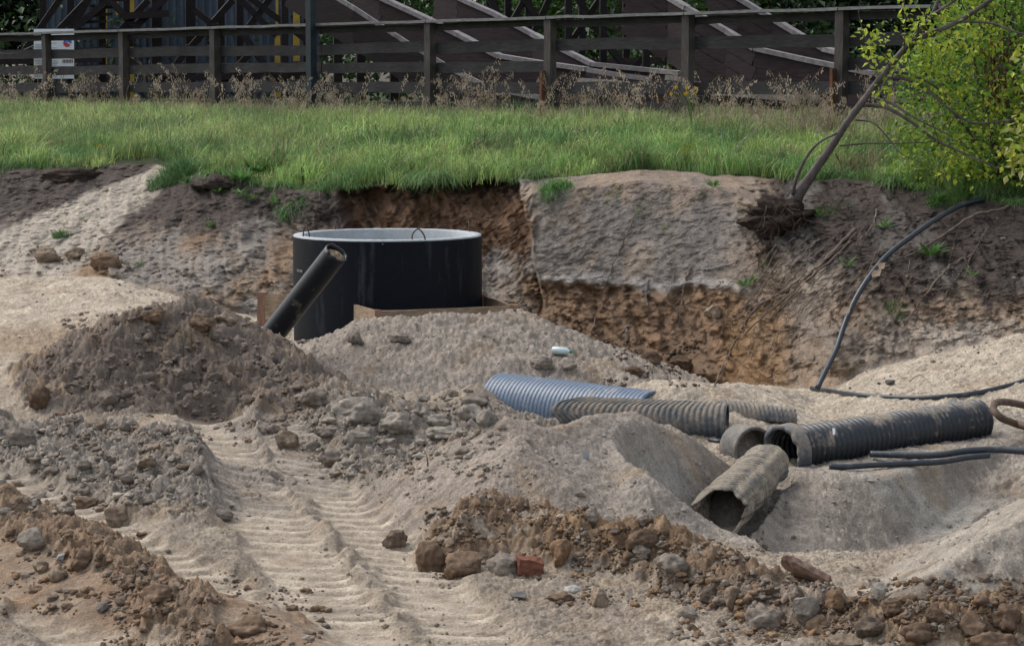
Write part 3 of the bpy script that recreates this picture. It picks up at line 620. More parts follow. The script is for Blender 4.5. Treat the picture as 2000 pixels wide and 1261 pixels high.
# ================================================================ SMOOTH COLLAR + MUDDY PIPE
c0 = at(1462, 876, 19.75); dr = nrm((.45, -.88, .03))
cl = thing('pipe_socket', 'short smooth grey pipe socket ring filled with sand, between the ribbed pipes', 'pipe', loc=tuple(c0))
b = MB(); tube(b, c0 - dr * .16, c0 + dr * .10, .205, .175, 10, 64, rough=.006); part(cl, b, 'socket_wall', dirty('grey_socket', (.10, .10, .10), MUD, .45, .72, .6, .3, .5, 5), True)
soilplug(cl, c0 - dr * .06, dr, .178, colr=(.28, .245, .205), bulge=.03, tilt=-.5)
q0, q1 = at(1500, 905, 18.95), at(1398, 1006, 17.35)
dp = thing('mud_covered_pipe', 'mud covered ribbed pipe with a jagged open mouth pointing down into the sand pit', 'pipe', loc=tuple(q0))
def c1f(t): return -.20 * max(0, math.cos(t + .9)) + jag(.12, 9, 2.)(t)
b = MB(); tube(b, q0, q1, .202, .175, ns=64, rib=(.050, .014), cut1=c1f, cut0=jag(.04, 1), rough=.10, squash=.05, Rf=lambda s: .92 + .10 * s); part(dp, b, 'pipe_wall', M_pipe_mud, True)
T4 = nrm(q1 - q0); soilplug(dp, q1 - T4 * .42 + (0, 0, -.07), T4, .178, colr=(.17, .15, .125), bulge=.06, tilt=-1.3)

# ================================================================ HOSES
def hose(name, label, pts, r, m, surf=True, n=70, lift=0.):
    P = [on(x, y, r * .6 + lift) if surf else at(x, y, Yv) for x, y, *Yv_ in pts for Yv in [Yv_[0] if Yv_ else 0]]
    P = spline(P, n); o = thing(name, label, 'hose', loc=tuple(P[0])); b = MB(); sweep(b, P, r, 12); part(o, b, 'hose_wall', m, True); return o, P
h1, hp = hose('black_hose', 'thick black hose running down the rooty bank from the grass to the sand', [(1925, 388, 26.35), (1880, 400, 26.1), (1835, 424, 25.75), (1785, 458, 25.5), (1735, 497, 25.25), (1702, 535, 25.0), (1672, 582, 24.8), (1650, 632, 24.6), (1633, 682, 24.3), (1612, 725, 24.0), (1597, 757, 23.8)], .030, M_hose, False)
hose('flat_hose', 'black hose lying along the pale sand behind the ribbed pipes, rising at the right edge', [(1585, 760), (1620, 766), (1680, 774), (1760, 779), (1830, 778), (1900, 771), (1960, 758), (2015, 742), (2080, 722)], .024, M_hose)
def airhose(name, label, pts, r, m): return hose(name, label, pts, r, m, False)
airhose('pit_hose', 'upper of two black hoses at the sand pit rim, reaching the right edge', [(1700, 886, 19.6), (1760, 888, 19.5), (1830, 888, 19.4), (1890, 880, 19.4), (1950, 878, 19.4), (2010, 882, 19.3), (2100, 890, 19.2)], .030, M_hose)
airhose('cut_hose', 'lower of two black hoses at the sand pit rim, cut at both ends', [(1620, 910, 19.05), (1650, 911, 19.05), (1700, 908, 19.1), (1760, 905, 19.15), (1830, 902, 19.2), (1890, 893, 19.3), (1932, 889, 19.35)], .026, M_hose)
hose('small_cable', 'short dark cable stub in the sand under the right end of the dusty ribbed pipe', [(1385, 860), (1405, 864), (1425, 862), (1440, 855)], .02, M_hose)
P = [at(1985, 828, 20.4), at(1955, 815, 20.2), at(1940, 797, 20.3), at(1950, 785, 20.6), at(1985, 788, 20.8), at(2030, 800, 20.8), at(2060, 820, 20.5), at(2030, 838, 20.2), at(1985, 828, 20.4)]
o = thing('coiled_hose', 'rusty brown loop of stiff hose at the right edge beside the black ribbed pipe', 'hose', loc=tuple(P[0])); b = MB(); sweep(b, spline(P, 60), .034, 12, rough=.03); part(o, b, 'hose_wall', mat('brown_hose', (.115, .078, .06), .7, var=[(12, .5, 1.4, 5, ONE)]), True)
for x, y, Y in ((1812, 440, 25.7), (1716, 522, 25.1), (1708, 536, 25.0), (1648, 608, 24.6)):
    c = at(x, y, Y) + (0, -.04, 0); b = MB(); V = [c + rng.normal(size=3) * (.045, .02, .035) for _ in range(4)]; b.add([c + (-.06, 0, -.03), c + (.05, -.02, -.01), c + (.07, 0, .06), c + (-.02, -.01, .05)] , [[0, 1, 2, 3]]); o = b.build('wood_chip', mat('fresh_chip', (.50, .38, .28), .8)); tag(o, {1812: 'pale peeled wood chip by the topmost stretch of the black hose', 1716: 'pale wood chip touching the middle of the black hose, the upper of a pair', 1708: 'pale wood chip touching the middle of the black hose, the lower of a pair', 1648: 'small white chip left of the lower black hose'}[x], 'wood chip', 'wood chips along the hose')
# ================================================================ FENCE
def fpos(s, z): p = FA + (FB - FA) * s; return np.array([p[0], p[1], z])
fence = thing('timber_fence', 'long weathered grey plank fence on square posts above the grass', 'fence', loc=tuple(fpos(0, 2.7)))
PX = [-65, 90, 245, 423, 841, 1074, 1342, 1645, 1990]
def s_at(px):
    u = (px - 1000) / F * 1.0; yy = fence_y(np.array([u * .998]))[0]; return (yy - FA[1]) / (FB[1] - FA[1])
S = [-.16, 0] + [s_at(p) for p in (245, 423, 623, 841, 1074, 1342)] + [1.0, 1.155, 1.32]
FT = 4.33; fd = nrm(FB - FA); fnrm = np.array([fd[1], -fd[0], 0]); fnrm = fnrm if fnrm[1] < 0 else -fnrm
for i, s in enumerate(S):
    if i == 4: continue
    p = fpos(s, 0); b = MB(); box_between(b, p + (0, 0, 2.45), p + (0, 0, FT - .045), .15, .15, up=fnrm, nseg=4, jit=.004); part(fence, b, 'post', M_fpost)
for i in range(len(S) - 1):
    a, c = S[i], S[i + 1]; off = -fnrm * .105
    rows = [(.045, .12, .045), (.36, .19, .05), (.71, .18, .05), (1.06, .19, .05), (1.40, .18, .05)]
    for j, (dz, hgt, th_) in enumerate(rows):
        if i >= 6 and j == 2 and i < 8: continue
        if i in (7, 8) and j == 4: continue
        p, q = fpos(a, FT - dz - hgt / 2 - .01 + .012 * rng.normal()), fpos(c, FT - dz - hgt / 2 + .012 * rng.normal())
        b = MB(); box_between(b, p + off + fd * .01, q + off - fd * .01, hgt, th_, nseg=6, jit=.006); part(fence, b, 'rail', M_fence)
    p, q = fpos(a, FT - .02), fpos(c, FT - .02); b = MB(); box_between(b, p + fd * .01, q - fd * .01, .045, .22, nseg=6, jit=.004); part(fence, b, 'cap_board', M_fencetop)
p = fpos(S[4], 0) + fnrm * .16; o = thing('steel_post', 'dark teal square steel post taller than the fence it stands against', 'post', loc=tuple(p + (0, 0, 2.3)))
b = MB(); box_between(b, p + (0, 0, 2.3), p + (0, 0, 6.5), .14, .14, up=fnrm); part(o, b, 'shaft', M_post)
b = MB(); box_between(b, p + (0, 0, 2.3), p + (0, 0, 2.66), .2, .2, up=fnrm); part(o, b, 'base_sleeve', M_post)
# rusty steel stubs beside two posts
for s, lab in ((S[6], 'rusty steel stub beside the fence post left of the low boards'), (S[8], 'rusty steel stub beside the fence post near the leaning tree')):
    p = fpos(s, 0) + fnrm * .12 - fd * .06; b = MB(); box_between(b, p + (0, 0, 2.4), p + (0, 0, 3.45), .09, .05, up=fnrm, nseg=3, jit=.003); tag(b.build('rusty_stub', M_rust), lab, 'steel stub', 'rusty stubs at the fence posts')
# a second low rail run behind the right part, and low boards with brown posts
# ================================================================ BOARDS, SLIDES, TRESTLES BEHIND
def wall_along(parent, name, top, Y0, Y1, drop, m, th=.08, edge=.10, em=None, n=24):
    P = [at(x, y, Y0 + (Y1 - Y0) * i / (len(top) - 1)) for i, (x, y) in enumerate(top)]
    b = MB()
    for a, c in zip(P[:-1], P[1:]):
        k = 4; hgt = drop / k
        for j in range(k): box_between(b, a + (0, 0, -hgt * (j + .5)), c + (0, 0, -hgt * (j + .5)), hgt - .012, th, jit=0)
    part(parent, b, name, m)
    b = MB()
    for a, c in zip(P[:-1], P[1:]): box_between(b, a + (0, -.02, .045), c + (0, -.02, .045), .085, edge)
    part(parent, b, 'edge_board', em or M_edge)
def timber(parent, name, x0, y0, x1, y1, Y0, Y1, wd, m=None):
    b = MB(); box_between(b, at(x0, y0, Y0), at(x1, y1, Y1), wd, wd * .8, up=(1, .2, 0) if abs(x1 - x0) < abs(y1 - y0) else (0, 0, 1), nseg=2, jit=.004); part(parent, b, name, m or M_dark)
sl = thing('timber_slide', 'dark timber slide sloping down to the right behind the middle of the fence', 'slide', 'timber slides', loc=tuple(at(900, 200, 47)))
wall_along(sl, 'side_wall', [(850, -28), (895, 0), (965, 31), (1042, 72), (1084, 93), (1157, 130), (1273, 142), (1330, 148)], 49, 44, .9, M_dark2, edge=.16)
wall_along(sl, 'side_wall', [(690, -28), (744, 0), (825, 37), (902, 75), (975, 114), (1060, 128), (1146, 140)], 47.5, 43.5, 1.25, M_dark2, edge=.2)
wall_along(sl, 'side_wall', [(560, -60), (620, -22), (692, 21), (790, 85), (888, 143), (960, 178), (1060, 196)], 46, 42.5, .75, M_dark, edge=.05)
wall_along(sl, 'run_out_board', [(1146, 141), (1200, 150), (1273, 160)], 43.3, 42.5, .4, M_dark2, edge=.05)
for x, Y in ((660, 47), (705, 47), (770, 47), (660, 49)): timber(sl, 'post', x, -60, x, 205, Y + 1, Y + 1, .18)
sr = thing('timber_slide', 'dark timber slide sloping down to the right behind the fence near the leaning tree', 'slide', 'timber slides', loc=tuple(at(1450, 150, 42)))
wall_along(sr, 'side_wall', [(1385, -35), (1440, 0), (1510, 42), (1560, 72), (1611, 101), (1640, 108)], 44, 42, 1.0, M_dark2, edge=.18)
wall_along(sr, 'side_wall', [(1220, -55), (1307, 0), (1342, 21), (1420, 66), (1475, 100), (1560, 119), (1636, 135), (1706, 149)], 43, 39.5, 1.15, M_dark2, edge=.16)
wall_along(sr, 'low_board', [(1130, 162), (1200, 167), (1300, 176), (1400, 186), (1560, 200)], 41.5, 38.5, .16, M_dark, edge=.07)
wall_along(sr, 'low_board', [(1300, 156), (1400, 168), (1500, 184), (1600, 196)], 42.5, 40, .16, M_dark, edge=.05)
for x, Y in ((1142, 41.4), (1210, 41.2), (1290, 40.6), (1350, 40), (1415, 39.6), (1500, 39)): timber(sr, 'brown_post', x, 172, x, 245, Y, Y, .12, M_rust)
tr = thing('timber_trestle', 'dark timber trestle of posts and crossed braces behind the fence right of centre', 'trestle', loc=tuple(at(1150, 200, 52)))
for x, Y in ((955, 53), (992, 52), (1032, 53), (1110, 51), (1136, 53), (1178, 51), (1222, 52), (1262, 50), (1392, 50)): timber(tr, 'post', x, -60, x, 200, Y, Y, .15, M_dark)
for x0, x1 in ((940, 1010), (1040, 975), (1000, 1090), (1085, 1030), (1110, 1190), (1190, 1110), (1230, 1330), (1300, 1225)): timber(tr, 'brace', x0, -30, x1, 90, 51.5, 51.5, .13)
for x0, x1 in ((1105, 1060), (1180, 1270), (1290, 1180), (1150, 1080)): timber(tr, 'brace', x0, 80, x1, 190, 50.5, 50.5, .14)
for y in (118, ): timber(tr, 'beam', 1120, y + 6, 1290, y, 52.5, 51, .16, M_dark)
tr2 = thing('timber_trestle', 'dark timber trestle with crossed braces before the sheet metal shed, upper left', 'trestle', loc=tuple(at(300, 200, 56)))
for x, Y in ((84, 57), (138, 56), (200, 55), (250, 57), (306, 55), (372, 56), (432, 55), (468, 56), (556, 54), (598, 55)): timber(tr2, 'post', x, -60, x, 215, Y, Y, .24 if x in (250, 306, 372) else .17, M_dark)
for x0, y0, x1, y1 in ((130, -20, 40, 110), (190, -20, 85, 90), (120, 90, 190, -30), (225, -10, 140, 60), (290, 0, 225, 70), (205, -10, 260, 50), (330, -10, 262, 55), (370, 95, 455, 0), (460, -10, 540, 70), (540, -20, 480, 60), (380, 20, 430, 60), (500, 90, 440, 160), (300, 190, 370, 90), (480, -10, 640, 110), (560, 190, 470, 60), (330, 160, 200, 90)): timber(tr2, 'brace', x0, y0, x1, y1, 54.5, 54.5, .15, M_dark)
for x0, x1, y in ((140, 400, 62), (240, 330, 30), (140, 210, 100), (150, 420, 132), (330, 620, 150), (0, 200, 118)): timber(tr2, 'beam', x0, y + 2, x1, y - 3, 54.3, 54.3, .16, M_dark)
for k in range(7): timber(tr2, 'stair_tread', 148 + k * 12, 58 - k * 14, 196 + k * 12, 56 - k * 14, 54.6, 54.6, .07, M_dark)
for x, y0, y1, w_ in ((206, -30, 80, .08), (229, -30, 30, .06), (258, -20, 42, .1), (258, 92, 205, .1), (206, 90, 130, .08), (542, 70, 190, .13), (541, -20, 60, .06), (579, 20, 120, .16)):
    b = MB(); box_between(b, at(x, y0, 55.8), at(x, y1, 55.8), w_, .05, up=(1, 0, 0)); part(tr2, b, 'yellow_batten', M_yellow)
# corrugated sheet wall
ct = thing('sheet_metal_shed', 'grey-blue corrugated sheet metal shed behind the dark trestle at the upper left', 'shed', loc=tuple(at(350, 220, 58)))
def corr(x0, x1, y0, y1, Y):
    a, c = at(x0, y1, Y), at(x1, y1, Y); top = at(x0, y0, Y)[2]; n = int((c[0] - a[0]) / .045); V = []
    for i in range(n + 1):
        x = a[0] + (c[0] - a[0]) * i / n; d = [0, 0, .05, .05][i % 4]
        V += [(x, Y + d, a[2] - .3), (x, Y + d, top)]
    b = MB(); b.add(V, [[2 * i, 2 * i + 2, 2 * i + 3, 2 * i + 1] for i in range(n)]); part(ct, b, 'sheet_wall', M_sheet)
corr(92, 352, -60, 190, 58.5); corr(300, 625, -60, 200, 57.5)
# ================================================================ INFO BOARD
ib = thing('information_board', 'white printed notice board with a red and blue emblem behind the fence', 'notice board', loc=tuple(at(105, 210, 49.6)))
def rect(parent, name, x0, y0, x1, y1, Y, m, th=.0):
    p = [at(x0, y0, Y), at(x1, y0, Y), at(x1, y1, Y), at(x0, y1, Y)]; b = MB()
    if th: b.add(p + [q + (0, th, 0) for q in p], [[0, 3, 2, 1], [4, 5, 6, 7], [0, 1, 5, 4], [1, 2, 6, 5], [2, 3, 7, 6], [3, 0, 4, 7]])
    else: b.add(p, [[0, 3, 2, 1]])
    return part(parent, b, name, m)
rect(ib, 'board_panel', 66, 57, 144, 154, 49.5, M_white, .04)
cols_ = [MB(), MB()]
for yy in np.arange(84, 152, 3.1):
    for b, x0, x1 in ((cols_[0], 68, 85), (cols_[1], 99, 115)):
        if rng.random() < .85:
            xe = x1 - rng.random() * 5; p = [at(x0, yy, 49.49), at(xe, yy, 49.49), at(xe, yy + 1., 49.49), at(x0, yy + 1., 49.49)]; b.add(p, [[0, 3, 2, 1]])
for bb in cols_: part(ib, bb, 'text_column', M_text)
def disc(parent, name, x, y, rx, ry, Y, m, a0=0, a1=360):
    c = at(x, y, Y); V = [c] + [at(x + rx * math.cos(R(a)), y - ry * math.sin(R(a)), Y) for a in np.linspace(a0, a1, 25)]
    b = MB(); b.add(V, [[0, i, i + 1] for i in range(1, 25)]); part(parent, b, name, m)
disc(ib, 'emblem_blue', 132, 82, 8, 8, 49.49, M_blue, -30, 200); disc(ib, 'emblem_red', 131, 84, 7.5, 8, 49.488, M_red, 170, 330)
b = MB()
for x in np.arange(122, 141, 3): b.add([at(x, 116 + rng.random() * 2, 49.49), at(x + 2, 116, 49.49), at(x + 1.8, 123, 49.49), at(x + .4, 124, 49.49)], [[0, 3, 2, 1]])
part(ib, b, 'printed_figures', M_rust)
for x in (70, 140): b = MB(); box_between(b, at(x, 153, 49.56), at(x, 215, 49.56), .06, .06, up=(1, 0, 0)); part(ib, b, 'leg', M_dark)
b = MB(); sweep(b, spline([at(-60, 100, 49), at(-10, 103, 49), at(20, 105, 49), at(45, 98, 49), at(66, 89, 49.4)], 20), .008, 5); tag(b.build('rope', M_edge), 'thin pale rope sagging from the notice board to the left edge', 'rope')
# ================================================================ LEAVES, TREES
def leafcards(P, D, Nn, size, colr, name, m, parent=None, asp=.5, fold=.25, pointed=True):
    """one folded pointed leaf per position: 6 points, 4 triangles"""
    n = len(P); D = D / np.linalg.norm(D, axis=1, keepdims=True); S_ = np.cross(D, Nn); S_ /= np.maximum(np.linalg.norm(S_, axis=1, keepdims=True), 1e-6); Nn = np.cross(S_, D)
    L = size[:, None]; W = L * asp
    v0 = P; v1 = P + D * L * .42 + S_ * W * .5 + Nn * W * fold; v2 = P + D * L; v3 = P + D * L * .42 - S_ * W * .5 + Nn * W * fold; vm = P + D * L * .45
    V = np.stack([v0, v1, v2, v3, vm], 1).reshape(-1, 3); k = np.arange(n)[:, None] * 5
    Fc = np.concatenate([k + [0, 1, 4], k + [1, 2, 4], k + [2, 3, 4], k + [3, 0, 4]], 0)
    return mk(name, V, Fc, m, parent, np.repeat(colr, 5, 0), smooth=False)
def rvec(n): v = rng.normal(size=(n, 3)); return v / np.linalg.norm(v, axis=1, keepdims=True)
# background trees --------------------------------------------------------
M_leafbg = leafmat('leaf_far', .25)
def crown_points(nc, nl, rad, hgt, low):
    c = rvec(nc) * rng.uniform(.35, 1, (nc, 1)) ** .5 * (rad, rad, hgt / 2); c[:, 2] += low + hgt / 2
    cs = rng.uniform(.45, 1.0, nc); P = []; K = []
    for i in range(nc): P.append(c[i] + rng.normal(size=(nl, 3)) * cs[i] * (.5, .5, .38)); K.append(np.full(nl, i))
    return np.concatenate(P), np.concatenate(K), c
def make_tree(label, base, nc=55, nl=150, rad=2.6, hgt=7.5, low=.2):
    t = thing('leafy_tree', label, 'tree', 'trees behind the timber slides')
    P, K, c = crown_points(nc, nl, rad, hgt, low); P[:, 2] = np.maximum(P[:, 2], .1)
    cc = base * rng.uniform(.55, 1.5, (nc, 1)); colr = cc[K] * rng.uniform(.7, 1.3, (len(P), 1))
    leafcards(P, rvec(len(P)) + (0, 0, -.3), rvec(len(P)) * .6 + (0, 0, .9), rng.uniform(.13, .24, len(P)), colr, 'crown', M_leafbg, t, .6)
    b = MB(); sweep(b, spline([(0, 0, -.5), (.1, 0, 2), (0, .1, 4), (-.1, 0, 6.5)], 12), np.linspace(.2, .06, 12), 8)
    for k in range(9):
        q = c[rng.integers(nc)]; z0 = rng.uniform(1, 4); sweep(b, spline([(0, 0, z0), (q[0] * .5, q[1] * .5, (z0 + q[2]) / 2 + .2), q], 8), np.linspace(.07, .015, 8), 6)
    b.build('trunk', M_barkd, t, True); return t
def copy_tree(o, parent=None):
    c = o.copy(); sc.collection.objects.link(c); c.parent = parent
    for ch in list(o.children): copy_tree(ch, c)
    return c
GB, GD, GM = C(.11, .21, .05), C(.016, .034, .016), C(.045, .10, .03)
tA = make_tree('x', GB, rad=2.8); tB = make_tree('x', GD, rad=3.2, nl=170, nc=70); tC = make_tree('x', GM, rad=3.)
used = set()
spots = [(tB, -30, 66, 'dark green tree at the far upper left corner'), (tB, 90, 69, 'dark green tree behind the notice board'), (tB, 240, 74, 'dark tree behind the sheet metal shed, left one'), (tC, 420, 74, 'green tree behind the sheet metal shed, right one'),
         (tC, 620, 68, 'green tree showing behind the teal steel post'), (tC, 780, 71, 'green tree behind the upper end of the middle slide'), (tA, 960, 70, 'bright green tree behind the trestle, left one'), (tA, 1080, 73, 'bright green tree in the gaps of the middle trestle braces'), (tA, 1200, 69, 'bright green tree behind the right half of the middle trestle'),
         (tC, 1320, 73, 'green tree behind the upper end of the right slide'), (tA, 1430, 70, 'bright green tree behind the right slide'), (tA, 1560, 67, 'bright green tree above the right end of the fence'), (tB, 1680, 66, 'dark green tree behind the top of the leaning trunk'), (tB, 1800, 63, 'dark tree behind the yellow-green bush, left one'), (tB, 1930, 62, 'dark tree behind the yellow-green bush, right one'), (tB, 2080, 62, 'dark tree beyond the right edge of the bush'),
         (tB, -140, 68, 'dark tree cut by the left edge of the picture'), (tB, 160, 80, 'farthest dark tree behind the trestle at the left'), (tC, 1140, 82, 'farthest green tree seen through the middle trestle'), (tC, 880, 82, 'farthest green tree above the middle slide'), (tB, 1620, 79, 'farthest dark tree above the fence at the right')]
for k, (src, px, Y, lab) in enumerate(spots):
    o = src if src.name not in used else copy_tree(src); used.add(src.name)
    p = at(px, 165, Y); o.location = (p[0], Y, 2.75 + rng.uniform(-.3, .2)); o.rotation_euler = (0, 0, rng.uniform(0, 6.3)); s = rng.uniform(.9, 1.15); o.scale = (s * 1.1, s * 1.1, s); o['label'] = lab
nU = 15000; P = np.stack([rng.uniform(-24, 24, nU), rng.uniform(57, 61, nU), 2.3 + 2.6 * rng.random(nU) ** 1.2 * (1 + .4 * rng.normal(size=nU)).clip(.3, 1.6)], 1)
tag(leafcards(P, rvec(nU), rvec(nU) * .6 + (0, 0, .9), rng.uniform(.16, .32, nU), C(.022, .045, .016) * rng.uniform(.5, 1.8, (nU, 1)), 'undergrowth', M_leafbg, asp=.6), 'dark undergrowth filling the gaps between the trees behind the slides', 'undergrowth', kind='stuff')
# ================================================================ GRASS
def edge_noise(x): return .22 * n2(x * 1.3, x * 0 + 3, 5) + .10 * n2(x * 4.1, x * 0 + 8, 6)
def blades(P, h, wd, lean, curve, colr):
    n = len(P); az = rng.uniform(0, 2 * np.pi, n); sd_ = np.stack([np.cos(az), np.sin(az), 0 * az], 1)
    la = rng.uniform(0, 2 * np.pi, n); ld = np.stack([np.cos(la), np.sin(la), 0 * la], 1) * 1.0 + lean; up = np.array([0, 0, 1.])
    c = curve[:, None]; H = h[:, None]; W = wd[:, None]
    m1 = P + up * H * .45 + ld * H * c * .18; m2 = P + up * H * (.82 - .12 * c) + ld * H * c * .5; tip = P + up * H * (1.0 - .45 * c) + ld * H * c * .95
    V = np.stack([P - sd_ * W / 2, P + sd_ * W / 2, m1 - sd_ * W * .45, m1 + sd_ * W * .45, m2 - sd_ * W * .3, m2 + sd_ * W * .3, tip], 1).reshape(-1, 3)
    k = np.arange(n)[:, None] * 7
    Fc = np.concatenate([k + [0, 1, 3], k + [0, 3, 2], k + [2, 3, 5], k + [2, 5, 4], k + [4, 5, 6]], 0)
    g = np.array([.5, .5, .85, .85, 1.05, 1.05, 1.15]); cc = (colr[:, None, :] * np.ones((1, 7, 1))).reshape(-1, 3)
    return V, Fc, cc
def scatter(n, ulo=-.30, uhi=.30):
    u = rng.uniform(ulo, uhi, n); ey = lerp_u(EDGE, u, 1); fyy = fence_y(u)
    # density falls towards the fence: sample distance from the edge
    t = rng.uniform(0, 1, n) ** 1.15; y = ey - .05 + t * (fyy + 9 - ey); x = u * y
    return x, y, t * (fyy + 9 - ey), fyy - y
x, y, de, df = scatter(300000)
keep = np.ones(len(x), bool)
px_ = x / y * F + 1000
lim = np.where((px_ > 225) & (px_ < 335), .75 + .0 * px_, .0) + edge_noise(x)
lim = np.where((px_ > 1050) & (px_ < 1560), lim + .12, lim); lim = np.where((px_ > 1560) & (px_ < 1850), lim + .22 + .3 * n2(x, y, 9), lim)
keep &= de > lim
dens = fbm(x, y, 1.1, 3, 140); keep &= rng.random(len(x)) < np.clip(.85 + .5 * dens + (de > 1.5) * .3, .25, 1)
x, y, de, df, px_, dens = (a[keep] for a in (x, y, de, df, px_, dens))
z = ghfast(x, y) - .02
hue = fbm(x, y, .55, 3, 150) + .35 * rng.normal(size=len(x)) * .5
h = np.clip(.17 + .055 * de + .20 * fbm(x, y, 1.3, 3, 160), .07, .40) * rng.uniform(.45, 1.5, len(x)); h *= 1 - .12 * (df < 3) + .15 * sstep(.1, .5, dens)
h *= np.where(df < -1.5, .8, 1)
cA, cB, cC, cD = C(.215, .38, .11), C(.38, .48, .165), C(.35, .33, .20), C(.11, .22, .075)
w1 = sstep(-.5, .5, hue)[:, None]; colg = cD * (1 - w1) + cB * w1
w2 = (sstep(.0, .7, fbm(x, y, .9, 3, 170) + .3 * rng.normal(size=len(x))) * .55)[:, None]; colg = colg * (1 - w2) + cA * 1.15 * w2
dry = sstep(3.2, .6, df) * .75 + .25 * sstep(900, 300, px_) * sstep(1, 4, de); dry = np.clip(dry * rng.uniform(.2, 1.4, len(x)), 0, 1)[:, None]; colg = colg * (1 - dry) + cC * dry
strw = (rng.random(len(x)) < .06 + .10 * dry[:, 0])[:, None]; colg = np.where(strw, C(.33, .27, .16), colg)
colg = colg * rng.uniform(.6, 1.35, (len(x), 1)) * (1 + .38 * fbm(x, y, 1.9, 3, 230) - .25 * sstep(.25, .6, fbm(x, y, 1.2, 2, 240)))[:, None]
V, Fc, cc = blades(np.stack([x, y, z], 1), h, rng.uniform(.007, .015, len(x)) * (.7 + h), np.array([.25, -.25, 0]), rng.uniform(.1, 1.1, len(x)), colg)
ux = rng.uniform(-.26, .26, 16000); ex = lerp_u(EDGE, ux, 1); yx = ex + rng.uniform(-.02, .22, len(ux)); xx = ux * yx; dn = n2(xx * 1.4, xx * 0 + 5, 66) + .7 * n2(xx * 4, xx * 0 + 2, 67); pxx = ux * F + 1000
kx = (dn + .25 * rng.normal(size=len(ux)) > .05) & ~((pxx > 1060) & (pxx < 1700)) & ~((pxx > 215) & (pxx < 345)); xx, yx, dn = xx[kx], yx[kx], dn[kx]
V2_, F2_, c2_ = blades(np.stack([xx, yx, ghfast(xx, yx) - .03], 1), rng.uniform(.14, .42, len(xx)) * np.clip(.5 + dn, .4, 1.2), rng.uniform(.006, .012, len(xx)), np.array([0, -.7, -.9]), rng.uniform(.6, 1.1, len(xx)), C(.13, .24, .08) * rng.uniform(.5, 1.4, (len(xx), 1)))
F2_ = F2_ + len(V); V = np.concatenate([V, V2_])
nk = 130; kxu = rng.uniform(-.25, .25, nk); kt = rng.uniform(.08, 1, nk); ke = lerp_u(EDGE, kxu, 1); ky = ke + .4 + kt * (fence_y(kxu) - ke - .2); kx_ = kxu * ky; kr = rng.uniform(.08, .35, nk); kh = rng.uniform(.30, .62, nk) * (.7 + .3 * kt); kc = np.array([C(.14, .26, .08), C(.30, .38, .14), C(.33, .29, .18), C(.10, .19, .09), C(.26, .20, .13)])[rng.integers(0, 5, nk)]
ki = rng.integers(0, nk, 15000); tx = kx_[ki] + rng.normal(size=15000) * kr[ki] * .6; ty = ky[ki] + rng.normal(size=15000) * kr[ki] * .6
V3_, F3_, c3_ = blades(np.stack([tx, ty, ghfast(tx, ty) - .02], 1), kh[ki] * rng.uniform(.5, 1.15, 15000), rng.uniform(.006, .016, 15000), np.array([.15, -.15, 0]), rng.uniform(.05, .8, 15000), kc[ki] * rng.uniform(.6, 1.3, (15000, 1)))
F2_ = np.concatenate([F2_, F3_ + len(V)]); V = np.concatenate([V, V3_]); c2_ = np.concatenate([c2_, c3_]); Fc = np.concatenate([Fc, F2_]); cc = np.concatenate([cc, c2_])
tag(mk('grass', V, Fc, M_grass, col=cc, smooth=False), 'long green meadow grass on the bank between the pit and the fence', 'grass', kind='stuff')
# dark fluffy tussock clumps and turf hanging over the edge
def tuft(name, label, px, py, n, rad, hgt, colr, cat='grass tuft', group='grass tufts', lean=(0, -.2, 0), wd=.008, droop=None):
    c = on(px, py); r = rad * np.sqrt(rng.random(n)); a = rng.uniform(0, 6.283, n); X = c[0] + r * np.cos(a); Y_ = c[1] + r * np.sin(a) * .7
    Z = ghfast(X, Y_) - .02; P = np.stack([X, Y_, Z], 1); hh_ = hgt * rng.uniform(.5, 1.15, n) * (1.1 - .5 * r / rad)
    V, Fc, cc = blades(P - c, hh_, rng.uniform(.6, 1.3, n) * wd, np.array(lean), rng.uniform(.3, 1.3, n) if droop is None else np.full(n, droop), np.array(colr)[None] * rng.uniform(.6, 1.35, (n, 1)))
    o = mk(name, V, Fc, M_grass, col=cc, smooth=False); o.location = c; return tag(o, label, cat, group)
GRN = C(.12, .26, .07); DG = C(.085, .18, .06)
tuft('grass_tuft', 'feathery green tussock at the top of the bank left of the sand path', 440, 325, 2600, .75, .40, GRN)
tuft('grass_tuft', 'feathery dark tussock at the right end of the sand path', 350, 340, 1500, .45, .34, DG)
tuft('grass_tuft', 'dark tussock above the overhanging turf at the left', 110, 320, 2200, 1.0, .34, DG * 1.2)
tuft('grass_tuft', 'tall green tussock beneath the fence above the black ring', 820, 330, 1800, .8, .34, GRN * 1.25)
tuft('grass_tuft', 'bright tall tussock in the meadow behind the sloping clay slab', 1290, 310, 2600, 1.2, .46, GRN * 1.3)
tuft('grass_tuft', 'green tuft spilling over the edge at the left end of the clay slab', 1085, 368, 700, .2, .28, GRN, lean=(0, -.6, -.5))
tuft('grass_tuft', 'green tuft hanging over the soil left of the dark cavity', 575, 392, 700, .20, .30, DG * 1.2, lean=(0, -.7, -.6))
tuft('grass_tuft', 'dark grass under the yellow-green bush', 1900, 360, 3000, .9, .5, C(.06, .14, .04))
tuft('grass_tuft', 'green grass in front of the bush above the black hose', 1990, 370, 1400, .5, .45, C(.08, .17, .045))
tuft('grass_tuft', 'small green tuft at the upper end of the black hose', 1850, 395, 350, .25, .22, C(.10, .20, .05))
tuft('grass_tuft', 'small grass tuft halfway up the sand path', 165, 428, 160, .3, .12, C(.12, .20, .07))
tuft('grass_tuft', 'small dark grass tuft at the foot of the sand path', 118, 462, 160, .12, .16, DG)
